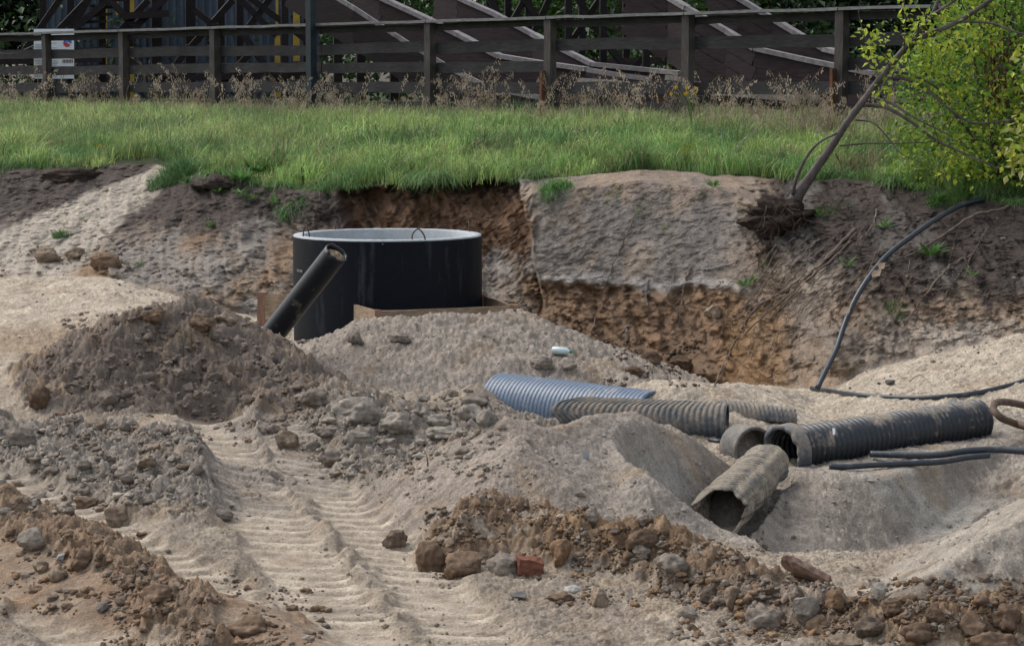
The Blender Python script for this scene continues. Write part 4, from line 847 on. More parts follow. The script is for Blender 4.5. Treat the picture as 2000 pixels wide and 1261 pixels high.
tuft('grass_tuft', 'small round grass tuft on the bank left of the black ring', 408, 440, 260, .09, .11, C(.15, .23, .08))
tuft('grass_tuft', 'low round grass tuft near the foot of the bank left of the ring', 270, 515, 240, .09, .10, C(.15, .23, .08))
tuft('grass_tuft', 'small grass patch on the rooty bank right of the black hose', 1745, 606, 260, .18, .08, C(.11, .20, .05))
tuft('grass_tuft', 'grass tuft on the dark soil beside the tree roots', 1625, 398, 300, .25, .12, C(.10, .18, .05))
for px, py, n, rd, lab in [(1255, 400, 60, .1, 'sparse seedlings below the highest point of the clay slab crest'), (1300, 375, 80, .12, 'seedling tuft close under the crest of the clay slab'), (1365, 370, 90, .12, 'densest seedling tuft near the right end of the clay slab crest'), (1300, 437, 70, .05, 'tiny yellowish sprout alone in the middle of the clay slab'), (1450, 400, 50, .1, 'sparse seedlings left of the root ball'), (1200, 380, 60, .12, 'wispy seedlings on the upper left of the clay slab'), (1140, 375, 60, .1, 'leftmost wispy seedlings on the clay slab beside the overhanging tuft')]:
    tuft('grass_tuft', lab, px, py, n, rd, .09, C(.13, .22, .06), group='seedling grass on the clay slab')
# broad leaved weeds
def weed(px, py, size, n, colr, label, group='broad leaved weeds on the bank', off=.0):
    c = on(px, py, off); a = np.linspace(0, 6.283, n, endpoint=False) + rng.uniform(0, 1, n); e = rng.uniform(.25, 1.0, n)
    D = np.stack([np.cos(a) * np.cos(e), np.sin(a) * np.cos(e) - .25, np.sin(e)], 1); P = np.zeros((n, 3)) + D * .02
    o = leafcards(P, D, np.stack([-np.cos(a) * .6, -np.sin(a) * .6, 0 * a + 1], 1), size * rng.uniform(.6, 1.1, n), np.array(colr)[None] * rng.uniform(.7, 1.25, (n, 1)), 'weed', M_leaf, asp=.34); o.location = c
    return tag(o, label, 'weed', group)
WG = C(.09, .19, .05)
for px, py, s, n, lab in [(470, 355, .30, 16, 'bright green broad leaved weed at the top of the bank, leftmost of its row'), (500, 345, .34, 18, 'bright green broad leaved weed, second in the row above the dark soil'), (530, 342, .34, 20, 'largest spiky weed in the row above the dark soil'), (590, 355, .26, 14, 'pale curled weed at the turf edge left of the dark cavity'), (468, 382, .18, 10, 'small weed just below the turf on the dark soil, left one'), (490, 392, .17, 10, 'small weed on the dark soil below the bright row, right one'), (535, 400, .18, 9, 'lone flat rosette weed lowest on the dark soil'), (428, 378, .16, 9, 'tiny weed on the dark soil under the tussock'), (365, 362, .2, 10, 'small weed near the dark soil lump'),
                         (300, 300, .28, 8, 'large leaved burdock at the head of the sand path'), (1457, 560, .22, 10, 'bright weed at the right end of the clay slab above the pit'), (1655, 520, .15, 7, 'small weed between the roots left of the black hose'), (1818, 502, .24, 14, 'light green weed on the dark soil right of the black hose'), (1725, 445, .17, 9, 'small weed on the dark soil above the bend of the hose'), (1490, 520, .12, 7, 'small weed below the root ball'), (1830, 400, .22, 10, 'dusty green weed in front of the grass at the top of the hose'), (1395, 368, .16, 9, 'spiky seedling on top of the clay slab'), (1600, 425, .14, 7, 'tiny weed right of the root ball'), (1900, 540, .14, 7, 'small weed at the far right of the rooty bank'), (70, 225, .0001, 3, '')]:
    if lab: weed(px, py, s, n, WG, lab)
# dry seed heads ------------------------------------------------------------
def seedheads(n):
    x, y, de, df = scatter(n * 4); m = (df < 2.6) & (df > -1.5) & (rng.random(len(x)) < np.clip(.30 + 1.2 * fbm(x, y, 1.1, 3, 190), .02, 1)); x, y = x[m][:n], y[m][:n]; z = ghfast(x, y); n = len(x)
    V = []; Fc = []; Cc = []; k = 0; VV = []; 
    hg = rng.uniform(.35, 1.1, n) * (1 + .25 * fbm(x, y, .9, 2, 195)); az = rng.uniform(0, 6.28, n)
    P0 = np.stack([x, y, z], 1); d = np.stack([np.cos(az), np.sin(az) * .5, 0 * az], 1)
    sgm = 7; pts = []
    for i in range(sgm):
        t = i / (sgm - 1); pts.append(P0 + np.array([0, 0, 1.]) * (hg * (t - .10 * max(0, t - .75) * 6 * .5))[:, None] + d * (hg * .28 * t ** 3)[:, None])
    A = np.stack(pts, 1); W = .0035
    Lft = A + (-W, 0, 0); Rgt = A + (W, 0, 0); V1 = np.stack([Lft, Rgt], 2).reshape(-1, 3)
    kk = np.arange(n)[:, None] * sgm * 2; F1 = np.concatenate([kk + [2 * i, 2 * i + 1, 2 * i + 3, 2 * i + 2] for i in range(sgm - 1)], 0)
    C1 = np.repeat(C(.24, .19, .12)[None] * rng.uniform(.7, 1.2, (n, 1)), sgm * 2, 0)
    # spikelets
    ns_ = 26; T = rng.uniform(.66, 1.0, (n, ns_)); i0 = np.clip((T * (sgm - 1)).astype(int), 0, sgm - 2); f = T * (sgm - 1) - i0
    B = A[np.arange(n)[:, None], i0] * (1 - f[..., None]) + A[np.arange(n)[:, None], i0 + 1] * f[..., None]
    sp = rng.normal(size=(n, ns_, 3)) * (.030, .030, .012) * (1.15 - T[..., None]) * 3.2; sp += d[:, None, :] * .03; B = B + sp + (0, 0, -.01)
    B = B.reshape(-1, 3); m_ = len(B); L = rng.uniform(.022, .055, (m_, 1)); dd = np.stack([rng.normal(size=m_) * .35, rng.normal(size=m_) * .2, -np.ones(m_)], 1); wv = np.array([.0075, 0, 0])
    V2 = np.stack([B, B + dd * L * .5 + wv, B + dd * L, B + dd * L * .5 - wv], 1).reshape(-1, 3); F2 = np.arange(m_)[:, None] * 4 + [0, 1, 2, 3]
    C2 = np.repeat(np.repeat(C(.42, .345, .27)[None] * rng.uniform(.55, 1.35, (n, 1)), ns_, 0), 4, 0)
    o = mk('dry_seed_grass', np.concatenate([V1, V2]), np.concatenate([F1, F2 + len(V1)]), M_grass, col=np.concatenate([C1, C2]), smooth=False)
    tag(o, 'tall dry grass with drooping tan seed heads along the foot of the fence', 'dry grass', kind='stuff')
seedheads(2700)
# flowers ----------------------------------------------------------------------
M_stem = mat('flower_stem', (.09, .15, .04), .7)
def flower(px, py, hgt, colr, nh, rad, name, label, group):
    c = on(px, py + 12); o = thing(name, label, 'flower', group, loc=tuple(c)); b = MB(); heads = []
    for k in range(nh):
        q = np.array([rng.normal() * rad, rng.normal() * rad * .6, hgt + rng.normal() * rad * .5]); heads.append(q); sweep(b, spline([(0, 0, 0), (q[0] * .2, 0, hgt * .55), q], 5), .003, 4, False)
    b.build('stem', M_stem, o); b = MB()
    for q in heads:
        b = MB(); r = .018; V = [q + (0, 0, .005)] + [q + (r * math.cos(a) * (1 if j % 2 else .6), -.004 - r * .3 * math.sin(a), r * math.sin(a) * (1 if j % 2 else .6)) for j, a in enumerate(np.linspace(0, 6.283, 13)[:-1])]
        b.add(V, [[0, 1 + j, 1 + (j + 1) % 12] for j in range(12)])
        b.build('flower_head', colr, o)
M_fy, M_fw = mat('petal_yellow', (.75, .50, .02), .6), mat('petal_white', (.60, .60, .58), .6)
for px, py, n, lab in [(378, 290, 5, 'yellow wildflower on a tall stalk at the head of the bank'), (1350, 230, 7, 'yellow wildflower cluster right below the fence post'), (1325, 262, 8, 'yellow wildflowers in the meadow left of the tree'), (1338, 318, 7, 'yellow wildflowers just above the clay slab'), (1710, 318, 6, 'yellow wildflowers right of the leaning trunk'), (1375, 262, 4, 'pair of yellow flowers beside the larger cluster'), (190, 308, 4, 'pale yellow snapdragon at the turf edge on the left'), (100, 232, 3, 'yellow daisy in the left meadow')]: flower(px, py, .26, M_fy, n, .06, 'yellow_flower', lab, 'yellow wildflowers')
for px, py, n, lab in [(50, 205, 7, 'white yarrow cluster at the far left of the meadow'), (28, 225, 3, 'small white flower left of the yellow daisy'), (148, 212, 3, 'small white flower right of the notice board'), (1556, 238, 6, 'fluffy white flower head left of the leaning trunk'), (685, 240, 2, 'single white flower in the meadow above the ring')]: flower(px, py, .4, M_fw, n, .05, 'white_flower', lab, 'white wildflowers')

# ================================================================ LEANING TREE
lt = thing('leaning_tree', 'young tree leaning right over the grass from the brink of the bank', 'tree', loc=tuple(at(1550, 395, 26.9)))
TY = 26.9
def tp(pts, Y0, Y1): return [at(x, y, Y0 + (Y1 - Y0) * i / (len(pts) - 1)) for i, (x, y) in enumerate(pts)]
tr_pts = tp([(1545, 405), (1562, 375), (1590, 335), (1620, 292), (1652, 243), (1690, 192), (1732, 138), (1775, 88), (1812, 68), (1860, 48), (1910, 18), (1950, -12), (2010, -60)], 26.9, 26.0)
b = MB(); P = spline(tr_pts, 70); rad = np.interp(np.linspace(0, 1, 70), [0, .06, .16, .35, .6, .8, 1], [.10, .08, .052, .042, .036, .028, .020]); sweep(b, P, rad, 14, rough=.035); part(lt, b, 'trunk', M_bark, True)
def branch(pts, Y0, Y1, r0, r1, m=None, n=26):
    b = MB(); sweep(b, spline(tp(pts, Y0, Y1), n), np.linspace(r0, r1, n), 8, rough=.03); part(lt, b, 'branch', m or M_bark, True)
branch([(1775, 90), (1795, 62), (1820, 30), (1833, 0), (1845, -40)], 26.3, 26.2, .035, .02)
branch([(1820, 30), (1845, 14), (1880, -8)], 26.2, 26.1, .02, .012)
branch([(1548, 380), (1556, 348), (1572, 312), (1598, 280), (1635, 260)], 26.8, 26.5, .022, .014)
branch([(1742, 140), (1775, 145), (1820, 165), (1850, 190)], 26.5, 26.2, .02, .010)
branch([(1735, 152), (1770, 155), (1810, 175), (1850, 210), (1900, 240), (1980, 235)], 26.5, 25.9, .022, .010)
branch([(1705, 190), (1740, 202), (1790, 232), (1850, 262)], 26.6, 26.1, .017, .007)
branch([(1690, 205), (1730, 210), (1775, 235), (1830, 275), (1890, 302), (1950, 330)], 26.6, 25.9, .026, .008)
branch([(1672, 235), (1705, 240), (1735, 270), (1760, 300), (1800, 318)], 26.6, 26.2, .012, .004)
branch([(1640, 285), (1700, 280), (1760, 280), (1840, 276)], 26.6, 26.2, .012, .006, M_barkd)
branch([(1632, 300), (1645, 330), (1648, 360)], 26.7, 26.5, .008, .003, M_barkd)
branch([(1740, 130), (1715, 108), (1690, 75), (1680, 40), (1676, 20)], 26.4, 26.3, .010, .004)
branch([(1765, 100), (1768, 50), (1766, 5), (1768, -30)], 26.3, 26.2, .008, .004, M_barkd)
branch([(1870, 42), (1940, 46), (1975, 60), (2030, 75)], 26.2, 25.8, .016, .010)
branch([(1700, 145), (1735, 150), (1760, 180)], 26.5, 26.3, .006, .003)
YG, YY2, LG = C(.32, .42, .045), C(.50, .53, .08), C(.15, .28, .04)
def leaves_around(parent, centers, per, spread, size, pal, name='leaves', down=.5):
    Cn = np.repeat(np.asarray(centers), per, 0); n = len(Cn); P = Cn + rng.normal(size=(n, 3)) * spread; k = rng.choice(len(pal), n); base = np.array(pal)[k]
    D = rvec(n) + (0, -.2, -down)
    return leafcards(P, D, rvec(n) * .5 + (0, -.5, .8), rng.uniform(.6, 1.25, n) * size, base * rng.uniform(.7, 1.25, (n, 1)), name, M_leaf, parent, .58)
L0 = np.array(lt.location)
lc = [at(x, y, 26.25) - L0 for x, y in [(1790, 60), (1800, 75), (1815, 90), (1830, 45), (1795, 95), (1770, 120), (1785, 130), (1850, 30), (1870, 15), (1820, 115), (1850, 100), (1840, 130), (1880, 120), (1900, 60), (1865, 150), (1780, 70), (1790, 45), (1700, 60), (1705, 75), (1712, 95), (1695, 88), (1720, 110), (1728, 125), (1735, 182), (1845, 185), (1870, 175), (1800, 150), (1768, 40), (1769, 20)]]
leaves_around(lt, lc, 16, (.085, .12, .075), .085, [YG, YY2, YG])
# root ball ----------------------------------------------------------------
rb = thing('root_ball', 'dark tangled root ball torn out of the bank under the leaning tree', 'root ball', loc=tuple(at(1520, 425, 26.6)))
o = at(1518, 425, 26.75); V = []; n_, m_ = 40, 70
for i in range(n_ + 1):
    ph = np.pi * i / n_
    for k in range(m_):
        t = 2 * np.pi * k / m_; d = np.array([math.sin(ph) * math.cos(t), math.sin(ph) * math.sin(t), math.cos(ph)])
        q = 1.05 + .28 * (fbm(np.array([d[0] * 1.7 + 4]), np.array([d[2] * 1.7]), 1, 6, 200, .62)[0] + fbm(np.array([d[1] * 1.7 + 9]), np.array([d[2] * 1.7 + d[0]]), 1, 6, 210, .62)[0]); V.append(o + d * q * (.36, .28, .21))
b = MB(); b.add(V, [[i * m_ + k, i * m_ + (k + 1) % m_, (i + 1) * m_ + (k + 1) % m_, (i + 1) * m_ + k] for i in range(n_) for k in range(m_)], (.045, .033, .027)); part(rb, b, 'root_soil', M_clod, True)
for k in range(17):
    a = at(rng.uniform(1470, 1575), rng.uniform(390, 455), 26.45); d = np.array([rng.normal() * .18 - .05, -.06, -rng.uniform(.05, .5)])
    b = MB(); sweep(b, spline([a, a + d * .4 + rng.normal(size=3) * .05, a + d * .8 + rng.normal(size=3) * .06, a + d + rng.normal(size=3) * .08], 12), np.linspace(.009, .003, 12) * rng.uniform(.5, 1.3), 5); part(rb, b, 'root', mat('root_dark', (.05, .038, .03), .9), True)
# roots hanging down the bank -------------------------------------------------
def root(pts, r0, r1, label, group='roots on the bank', m=None, lift=.02, n=30, jit=.02, name='root'):
    P = np.array([on(x, y) + (0, -lift, lift) for x, y in pts]); P = spline(P, n); P[2:-1] += rng.normal(size=(n - 3, 3)) * jit * .35
    b = MB(); sweep(b, P, np.linspace(r0, r1, n), 6, rough=.06); o = b.build(name, m or M_root, None, True); return tag(o, label, 'root', group)
root([(2010, 385), (1960, 410), (1900, 425), (1830, 470), (1780, 500), (1740, 512)], .020, .008, 'long thick root crossing the dark soil to the right of the black hose')
root([(1900, 500), (1860, 520), (1820, 560), (1790, 600), (1765, 640)], .013, .006, 'curved root beside the light green weed right of the hose')
root([(1712, 412), (1705, 440), (1680, 470), (1655, 490)], .012, .005, 'bent root sticking up on the dark soil left of the hose')
root([(1670, 450), (1630, 490), (1580, 540), (1540, 570), (1480, 600), (1440, 660), (1410, 730)], .022, .010, 'thickest root running down the bank from the root ball side')
root([(1660, 475), (1600, 530), (1540, 580), (1470, 640), (1420, 700), (1395, 755)], .014, .006, 'second long root beside the thickest one')
root([(1600, 470), (1560, 510), (1520, 560), (1490, 600)], .012, .006, 'short root above the middle of the root bundle')
root([(1560, 550), (1500, 590), (1445, 622), (1395, 632)], .012, .005, 'root bending left toward the tan gully')
root([(1372, 530), (1400, 525), (1432, 518)], .012, .008, 'pale straight stick jutting from the right edge of the clay slab', m=M_edge)
root([(1350, 525), (1335, 560), (1332, 590), (1325, 640)], .016, .007, 'forked grey root hanging over the lower lip of the clay slab')
root([(1268, 548), (1262, 580), (1264, 600)], .013, .006, 'short pale root end under the clay slab', m=M_edge)
root([(1322, 530), (1310, 555), (1298, 575)], .006, .003, 'thin pale rootlet beside the forked root')
root([(1005, 608), (1025, 598), (1055, 592)], .014, .008, 'curved root beside the right post of the formwork')
root([(1180, 600), (1195, 612), (1198, 630)], .008, .004, 'small bent root in the brown soil under the slab')
root([(1222, 640), (1225, 655), (1224, 668)], .012, .008, 'short broken stick above the brown crumbly heap', m=M_edge)
root([(1240, 420), (1215, 480), (1190, 540), (1170, 610), (1150, 660)], .010, .004, 'thin dark root running down across the clay slab')
for k in range(34):
    x0 = rng.uniform(1500, 1700); y0 = 440 + (x0 - 1500) * .15 + rng.uniform(0, 120); L = rng.uniform(.5, 1.0); x1 = x0 - rng.uniform(90, 210) * L; y1 = min(y0 + rng.uniform(150, 260) * L, 752)
    xm, ym = x0 + (x1 - x0) * .55, y0 + (y1 - y0) * .42
    r = rng.uniform(.003, .009); root([(x0, y0), (xm, ym), ((xm + x1) / 2 - 8, (ym + y1) / 2), (x1, y1)], r, r * .4, 'thin roots trailing down the bank between the root ball and the black hose', 'thin roots on the bank left of the hose', lift=.03, jit=.03)
for k in range(22):
    x0 = rng.uniform(1640, 1980); y0 = rng.uniform(440, 600); x1 = x0 - rng.uniform(30, 120); y1 = y0 + rng.uniform(50, 150)
    if y1 > 700 or (x0 > 1850 and y1 > 640): continue
    r = rng.uniform(.003, .006); root([(x0, y0), ((x0 + x1) / 2 + 8, (y0 + y1) / 2 - 6), (x1, y1)], r, r * .5, 'thin roots scattered over the dark soil right of the black hose', 'thin roots on the bank right of the hose', n=14, jit=.02)
# ================================================================ YELLOW-GREEN BUSH
bs_ = thing('leafy_bush', 'yellow-green leafy bush at the right edge in front of the fence', 'bush', loc=tuple(at(1960, 350, 26.8)))
B0 = np.array(bs_.location); cen = []
def inside(px, py):
    lft = np.interp(py, [-80, 0, 60, 110, 150, 200, 240, 300, 345], [1850, 1860, 1840, 1780, 1770, 1780, 1755, 1750, 1810]); return px > lft + 6 * rng.normal()
while len(cen) < 640:
    px, py = rng.uniform(1750, 2250), rng.uniform(-90, 345)
    if not inside(px, py): continue
    Yd = 26.9 + rng.uniform(-.75, .9); p = at(px, py, Yd)
    if n2(np.array([p[0] * 1.9]), np.array([p[2] * 1.9 + Yd]), 33)[0] < -.30: continue
    cen.append(p - B0)
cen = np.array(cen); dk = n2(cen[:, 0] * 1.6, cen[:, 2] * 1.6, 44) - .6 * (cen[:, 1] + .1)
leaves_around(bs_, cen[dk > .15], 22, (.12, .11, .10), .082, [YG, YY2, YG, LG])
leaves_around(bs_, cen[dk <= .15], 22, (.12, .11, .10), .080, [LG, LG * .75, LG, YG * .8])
near_ = [at(x, y, 25.2) - B0 for x, y in [(1985, 250), (1995, 275), (1980, 300), (2005, 225), (1990, 325), (2020, 290), (1998, 110), (2010, 130), (2030, 260)]]
leaves_around(bs_, near_, 22, (.07, .08, .09), .11, [YY2, YG, C(.42, .42, .15)])
for k in range(40):
    x0, y0 = rng.uniform(1800, 2000), rng.uniform(40, 320); a = rng.uniform(-2.6, -.5); L = rng.uniform(30, 90); b = MB(); sweep(b, spline(tp([(x0, y0), (x0 + L * .5 * math.cos(a), y0 + L * .5 * math.sin(a) - 4), (x0 + L * math.cos(a), y0 + L * math.sin(a))], 26.5 + rng.uniform(-.4, .3), 26.4), 8), np.linspace(.008, .003, 8), 5); part(bs_, b, 'twig', M_barkd, True)
stems = [[(1990, 350), (1975, 250), (1960, 120), (1965, -30)], [(1950, 345), (1935, 240), (1960, 130), (1985, 20)], [(2000, 350), (2000, 200), (1940, 90), (1935, -20)], [(1930, 345), (1900, 270), (1860, 220), (1835, 190)], [(1960, 340), (1925, 200), (1905, 130), (1900, 60)], [(1985, 350), (1955, 300), (1900, 290), (1840, 300)], [(1935, 130), (1942, 60), (1938, 0)]]
for st in stems: b = MB(); sweep(b, spline(tp(st, 26.9, 26.7), 22), np.linspace(.028, .008, 22), 7, rough=.04); part(bs_, b, 'stem', M_barkd, True)
b = MB()
for k in range(140):
    c = at(rng.normal(1948, 14), rng.uniform(70, 200), 26.5); b.add([c, c + (.01, 0, -.03), c + (rng.normal() * .02, 0, -.10), c + (-.01, 0, -.03)], [[0, 1, 2, 3]], C(.22, .085, .035) * rng.uniform(.5, 1.3))
part(bs_, b, 'dead_foliage', M_leaf)
# dark dense shrub behind the bush
ds = thing('dark_shrub', 'dark green shrub behind the yellow-green bush at the right edge', 'bush', loc=tuple(at(1990, 300, 29)))
cs = [at(rng.uniform(1840, 2300), rng.uniform(-90, 330), 28.6 + rng.uniform(-.5, .6)) - np.array(ds.location) for _ in range(420)]
leaves_around(ds, cs, 16, (.14, .14, .12), .10, [C(.04, .09, .025), C(.03, .065, .02), C(.06, .12, .03)])
b = MB(); sweep(b, spline([at(1990, 345, 29), at(1985, 200, 29), at(1970, 0, 29)], 12), np.linspace(.05, .02, 12), 7); part(ds, b, 'stem', M_barkd, True)
# ================================================================ CLODS AND STONES
import bmesh
def ico(sub):
    bm = bmesh.new(); bmesh.ops.create_icosphere(bm, subdivisions=sub, radius=1); V = np.array([v.co[:] for v in bm.verts]); Fc = np.array([[v.index for v in f.verts] for f in bm.faces]); bm.free(); return V, Fc
ICO = {k: ico(k) for k in (1, 2, 3, 4, 5)}
def rock(sub, s, nplane=7, rough=.22, det=.06):
    V, Fc = ICO[sub]; V = V.copy(); r_ = np.random.default_rng(s)
    for _ in range(nplane):
        n = r_.normal(size=3); n /= np.linalg.norm(n); d = r_.uniform(.55, .9); k = V @ n; V -= np.outer(np.maximum(k - d, 0), n)
    o = s * 3.7; q = 1 + rough * (n2(V[:, 0] * 1.2 + o, V[:, 1] * 1.2 + V[:, 2] * .7) + n2(V[:, 1] * 1.3 + o, V[:, 2] * 1.3)) + det * (fbm(V[:, 0] + o, V[:, 2] + V[:, 1] * .6, 3.2, 3, 3) + fbm(V[:, 1] + o, V[:, 2], 5, 3, 7))
    for f_, a_ in ((2.1, .16), (4.6, .085), (9.5, .045)): q = q - a_ * (np.abs(n2(V[:, 0] * f_ + o, (V[:, 1] + V[:, 2] * .7) * f_, 5)) + np.abs(n2((V[:, 1] - V[:, 0] * .4) * f_ + o, V[:, 2] * f_, 6)) - .5) * (det * 14 if det < .07 else 1)
    return V * q[:, None], Fc
def clod(px, py, w_, h_, colr, label, seed, name='earth_clod', cat='clod', group='clods of earth', rotz=None, sink=.36, nplane=6, rough=.2, det=.07, tilt=0, onY=None):
    """w_, h_ apparent size in survey pixels"""
    p = on(px, py + h_ * .40) if onY is None else at(px, py, onY); s = p[1] / F; V, Fc = rock(4, seed, nplane, rough, det)
    V = V * (w_ * s / 2, (w_ + h_) * s / 4, h_ * s / 2)
    a = seed * 1.3; ca, sa = math.cos(tilt), math.sin(tilt); V = np.stack([V[:, 0] * ca - V[:, 2] * sa, V[:, 1], V[:, 0] * sa + V[:, 2] * ca], 1)
    V[:, 2] += h_ * s * (.5 - sink)
    cc = np.tile(np.array(colr, 'f4'), (len(V), 1)) * (1 + .25 * n2(V[:, 0] * 25, V[:, 2] * 25, seed))[:, None]
    o = mk(name, V, Fc, M_clod, col=cc, smooth=(det > .05)); o.location = p; return tag(o, label, cat, group)
cBR, cOR, cGR, cLG, cDK, cTN = C(.155, .108, .075), C(.20, .130, .080), C(.215, .185, .155), C(.33, .295, .25), C(.100, .078, .062), C(.25, .195, .145)
CL = [(838, 1072, 62, 78, cBR, 'upright brown clod leftmost in the row at the foot of the centre heap'), (910, 1088, 84, 70, cBR * 1.1, 'largest rounded brown clod at the foot of the centre heap'), (990, 1090, 72, 60, cGR, 'grey-brown clod between the largest brown clod and the brick'), (1092, 1060, 44, 60, cOR, 'orange-brown block standing behind the brick fragment'), (775, 1045, 56, 46, cDK * 1.5, 'dark flattened clod left of the upright brown clod'),
      (1252, 1042, 62, 48, cBR * .8, 'dark brown crumbly clod on the crest left of the muddy pipe mouth'), (1250, 1068, 40, 34, cGR, 'grey wedge of soil under the dark crumbly clod'), (1310, 1090, 66, 50, cGR * .95, 'grey slanting clod right of the orange-brown block'), (1170, 1160, 32, 52, cTN, 'tan upright lump below the brown heap'), (1095, 1162, 54, 24, cBR, 'flat brown clod left of the white pebble'), (1385, 1150, 38, 44, cDK, 'dark round stone in the rubble under the pit rim'), (1432, 1152, 42, 52, cTN * .9, 'pinkish tan clod beside the dark round stone'),
      (1505, 1192, 92, 62, cGR, 'large grey clod at the foot of the flat brown slab'), (1345, 1190, 46, 34, cGR, 'grey clod left of the large grey clod'), (1630, 1160, 40, 46, cOR * .9, 'orange clod right of the grey angular stone'), (1740, 1175, 48, 42, cBR, 'brown clod at the lower rim of the sand pit'), (1828, 1190, 44, 46, cBR * .8, 'dark brown clod below the sand slope, left one'), (1905, 1205, 60, 60, cBR, 'broad brown clod below the sand slope, middle one'), (1965, 1190, 54, 62, cBR * .9, 'brown clod at the lower right edge'), (1790, 1225, 70, 50, cBR * .8, 'broad brown clod in the lower right rubble'), (1700, 1215, 56, 44, cDK * 1.3, 'dark clod in the lower right rubble'), (1600, 1215, 50, 40, cBR, 'brown clod in the rubble below the angular stone'), (1940, 1245, 90, 52, cBR, 'large brown clod in the bottom right corner'), (1650, 1245, 70, 40, cTN * .8, 'tan clod at the bottom edge under the rubble'),
      (80, 765, 48, 50, cBR * .75, 'dark brown clod at the left foot of the big heap'), (190, 825, 56, 36, cTN * .85, 'rounded tan clod in front of the big left heap'), (288, 892, 44, 32, cTN * .8, 'round tan clod on the left rubble ridge'), (225, 990, 52, 60, cTN * .9, 'yellowish crumbly clod at the end of the left rubble ridge'), (170, 975, 54, 40, cBR * .9, 'brown clod beside the yellowish crumbly clod'), (40, 845, 60, 50, cGR * .8, 'grey clod at the left edge on the rubble ridge'), (115, 1108, 40, 44, cTN, 'tan pointed clod on the brown ridge at the lower left'), (82, 1102, 34, 30, cTN * .9, 'small tan clod beside the pointed clod'), (162, 1082, 46, 44, cBR, 'brown clod on top of the lower left ridge'), (430, 1000, 48, 24, cGR, 'flat grey clod lying in the middle of the wheel tracks'), (300, 1150, 70, 46, cBR * 1.1, 'brown mound-like clod on the lower left ridge'), (480, 1215, 90, 46, cBR * 1.15, 'wide brown clod at the bottom left of the tracks'),
      (655, 880, 62, 40, cGR, 'grey block of clay right of the wheel tracks'), (700, 790, 120, 56, cLG * .85, 'big cracked pale clod below the tank heap'), (770, 815, 80, 44, cLG * .8, 'pale clod right of the big cracked clod'), (920, 798, 62, 46, cLG * .75, 'pale split clod left of the blue pipe'), (952, 812, 44, 50, cLG * .7, 'pale upright clod closest to the blue pipe'), (870, 838, 74, 30, cLG * .8, 'low pale clod in front of the split clod'), (850, 818, 50, 30, cLG * .75, 'pale round clod left of the split clod'), (925, 775, 66, 50, cGR * .95, 'tall grey-brown lump of sand left of the blue pipe'), (640, 835, 50, 30, cGR, 'grey clod left of the rubble hollow'), (700, 850, 60, 34, cLG * .7, 'pale clod in the rubble right of the grey block'), (760, 860, 50, 30, cGR, 'grey clod in the middle of the rubble'), (560, 850, 50, 40, cTN * .7, 'brownish clod where the tracks meet the big heap'), (620, 770, 60, 44, cGR * .8, 'grey-brown clod at the right foot of the big heap'),
      (695, 655, 30, 28, cGR * .95, 'round clod on the sand below the formwork corner'), (778, 655, 46, 20, cGR, 'small sand lump under the front plank'), (390, 620, 60, 34, cBR * 1.1, 'brown clod on the crest of the big left heap'), (300, 610, 50, 30, cBR * .95, 'dark clod on the crest of the big left heap'), (440, 615, 46, 30, cTN * .9, 'tan flat clod near the foot of the leaning pipe'), (1260, 1010, 30, 24, cGR, 'small round clod in the sand above the dark crumbly clod'), (1155, 1000, 34, 40, cGR, 'small upright clod on the slope of the centre heap'), (1130, 960, 26, 20, cGR, 'small clod on the centre heap above the upright one'),
      (1390, 600, 40, 34, cTN, 'tan lump on the gully right of the slab'), (1110, 710, 40, 20, cGR, 'sand lump below the plastic bottle'), (1060, 700, 46, 34, cGR * .95, 'sand lump left of the plastic bottle'), (1270, 695, 44, 30, cBR * .7, 'dark brown lump on the crumbly heap in front of the bank'), (1330, 700, 50, 34, cBR * .6, 'very dark lump right of the crumbly heap'), (1240, 720, 36, 24, cBR * .7, 'dark lump at the foot of the crumbly heap'), (415, 350, 100, 34, C(.05, .04, .034), 'dark peat lump under the feathery tussock left of the weeds'), (135, 338, 120, 28, C(.05, .038, .03), 'dark overhanging turf lump at the top of the bank on the far left'), (150, 490, 46, 30, cTN, 'tan lump at the lower end of the sand path, right one'), (95, 492, 60, 34, cTN * .9, 'wide tan lump at the lower end of the sand path, left one'), (210, 500, 60, 40, cBR * 1.2, 'brown lump at the foot of the bank near the path')]
for k, (px, py, w_, h_, c_, lab) in enumerate(CL):
    if lab: clod(px, py, w_, h_, c_, lab, k + 1, rough=.22, det=.09)
st = dict(name='stone', cat='stone', group='stones', nplane=12, rough=.08, det=.02, sink=.2)
clod(1570, 1180, 62, 66, C(.19, .168, .145), 'angular grey stone standing in the rubble at the pit rim', 101, **st)
clod(65, 1048, 66, 48, C(.22, .195, .165), 'flat grey stone on the ridge at the lower left', 102, **st)
clod(1118, 1150, 34, 20, C(.40, .39, .37), 'smooth whitish pebble at the foot of the brown heap', 103, **{**st, 'nplane': 2})
clod(1718, 1148, 40, 52, C(.24, .22, .195), 'grey wedge stone at the foot of the smooth sand slope', 104, **st)
clod(200, 1182, 28, 24, C(.20, .185, .165), 'small grey stone on the brown ridge at the bottom left', 105, **st)
clod(1015, 1158, 40, 22, C(.23, .21, .20), 'small grey stone left of the flat brown clod', 106, **st)
clod(120, 1085, 24, 18, C(.27, .265, .25), 'pale pebble beside the pointed tan clod', 107, **st)
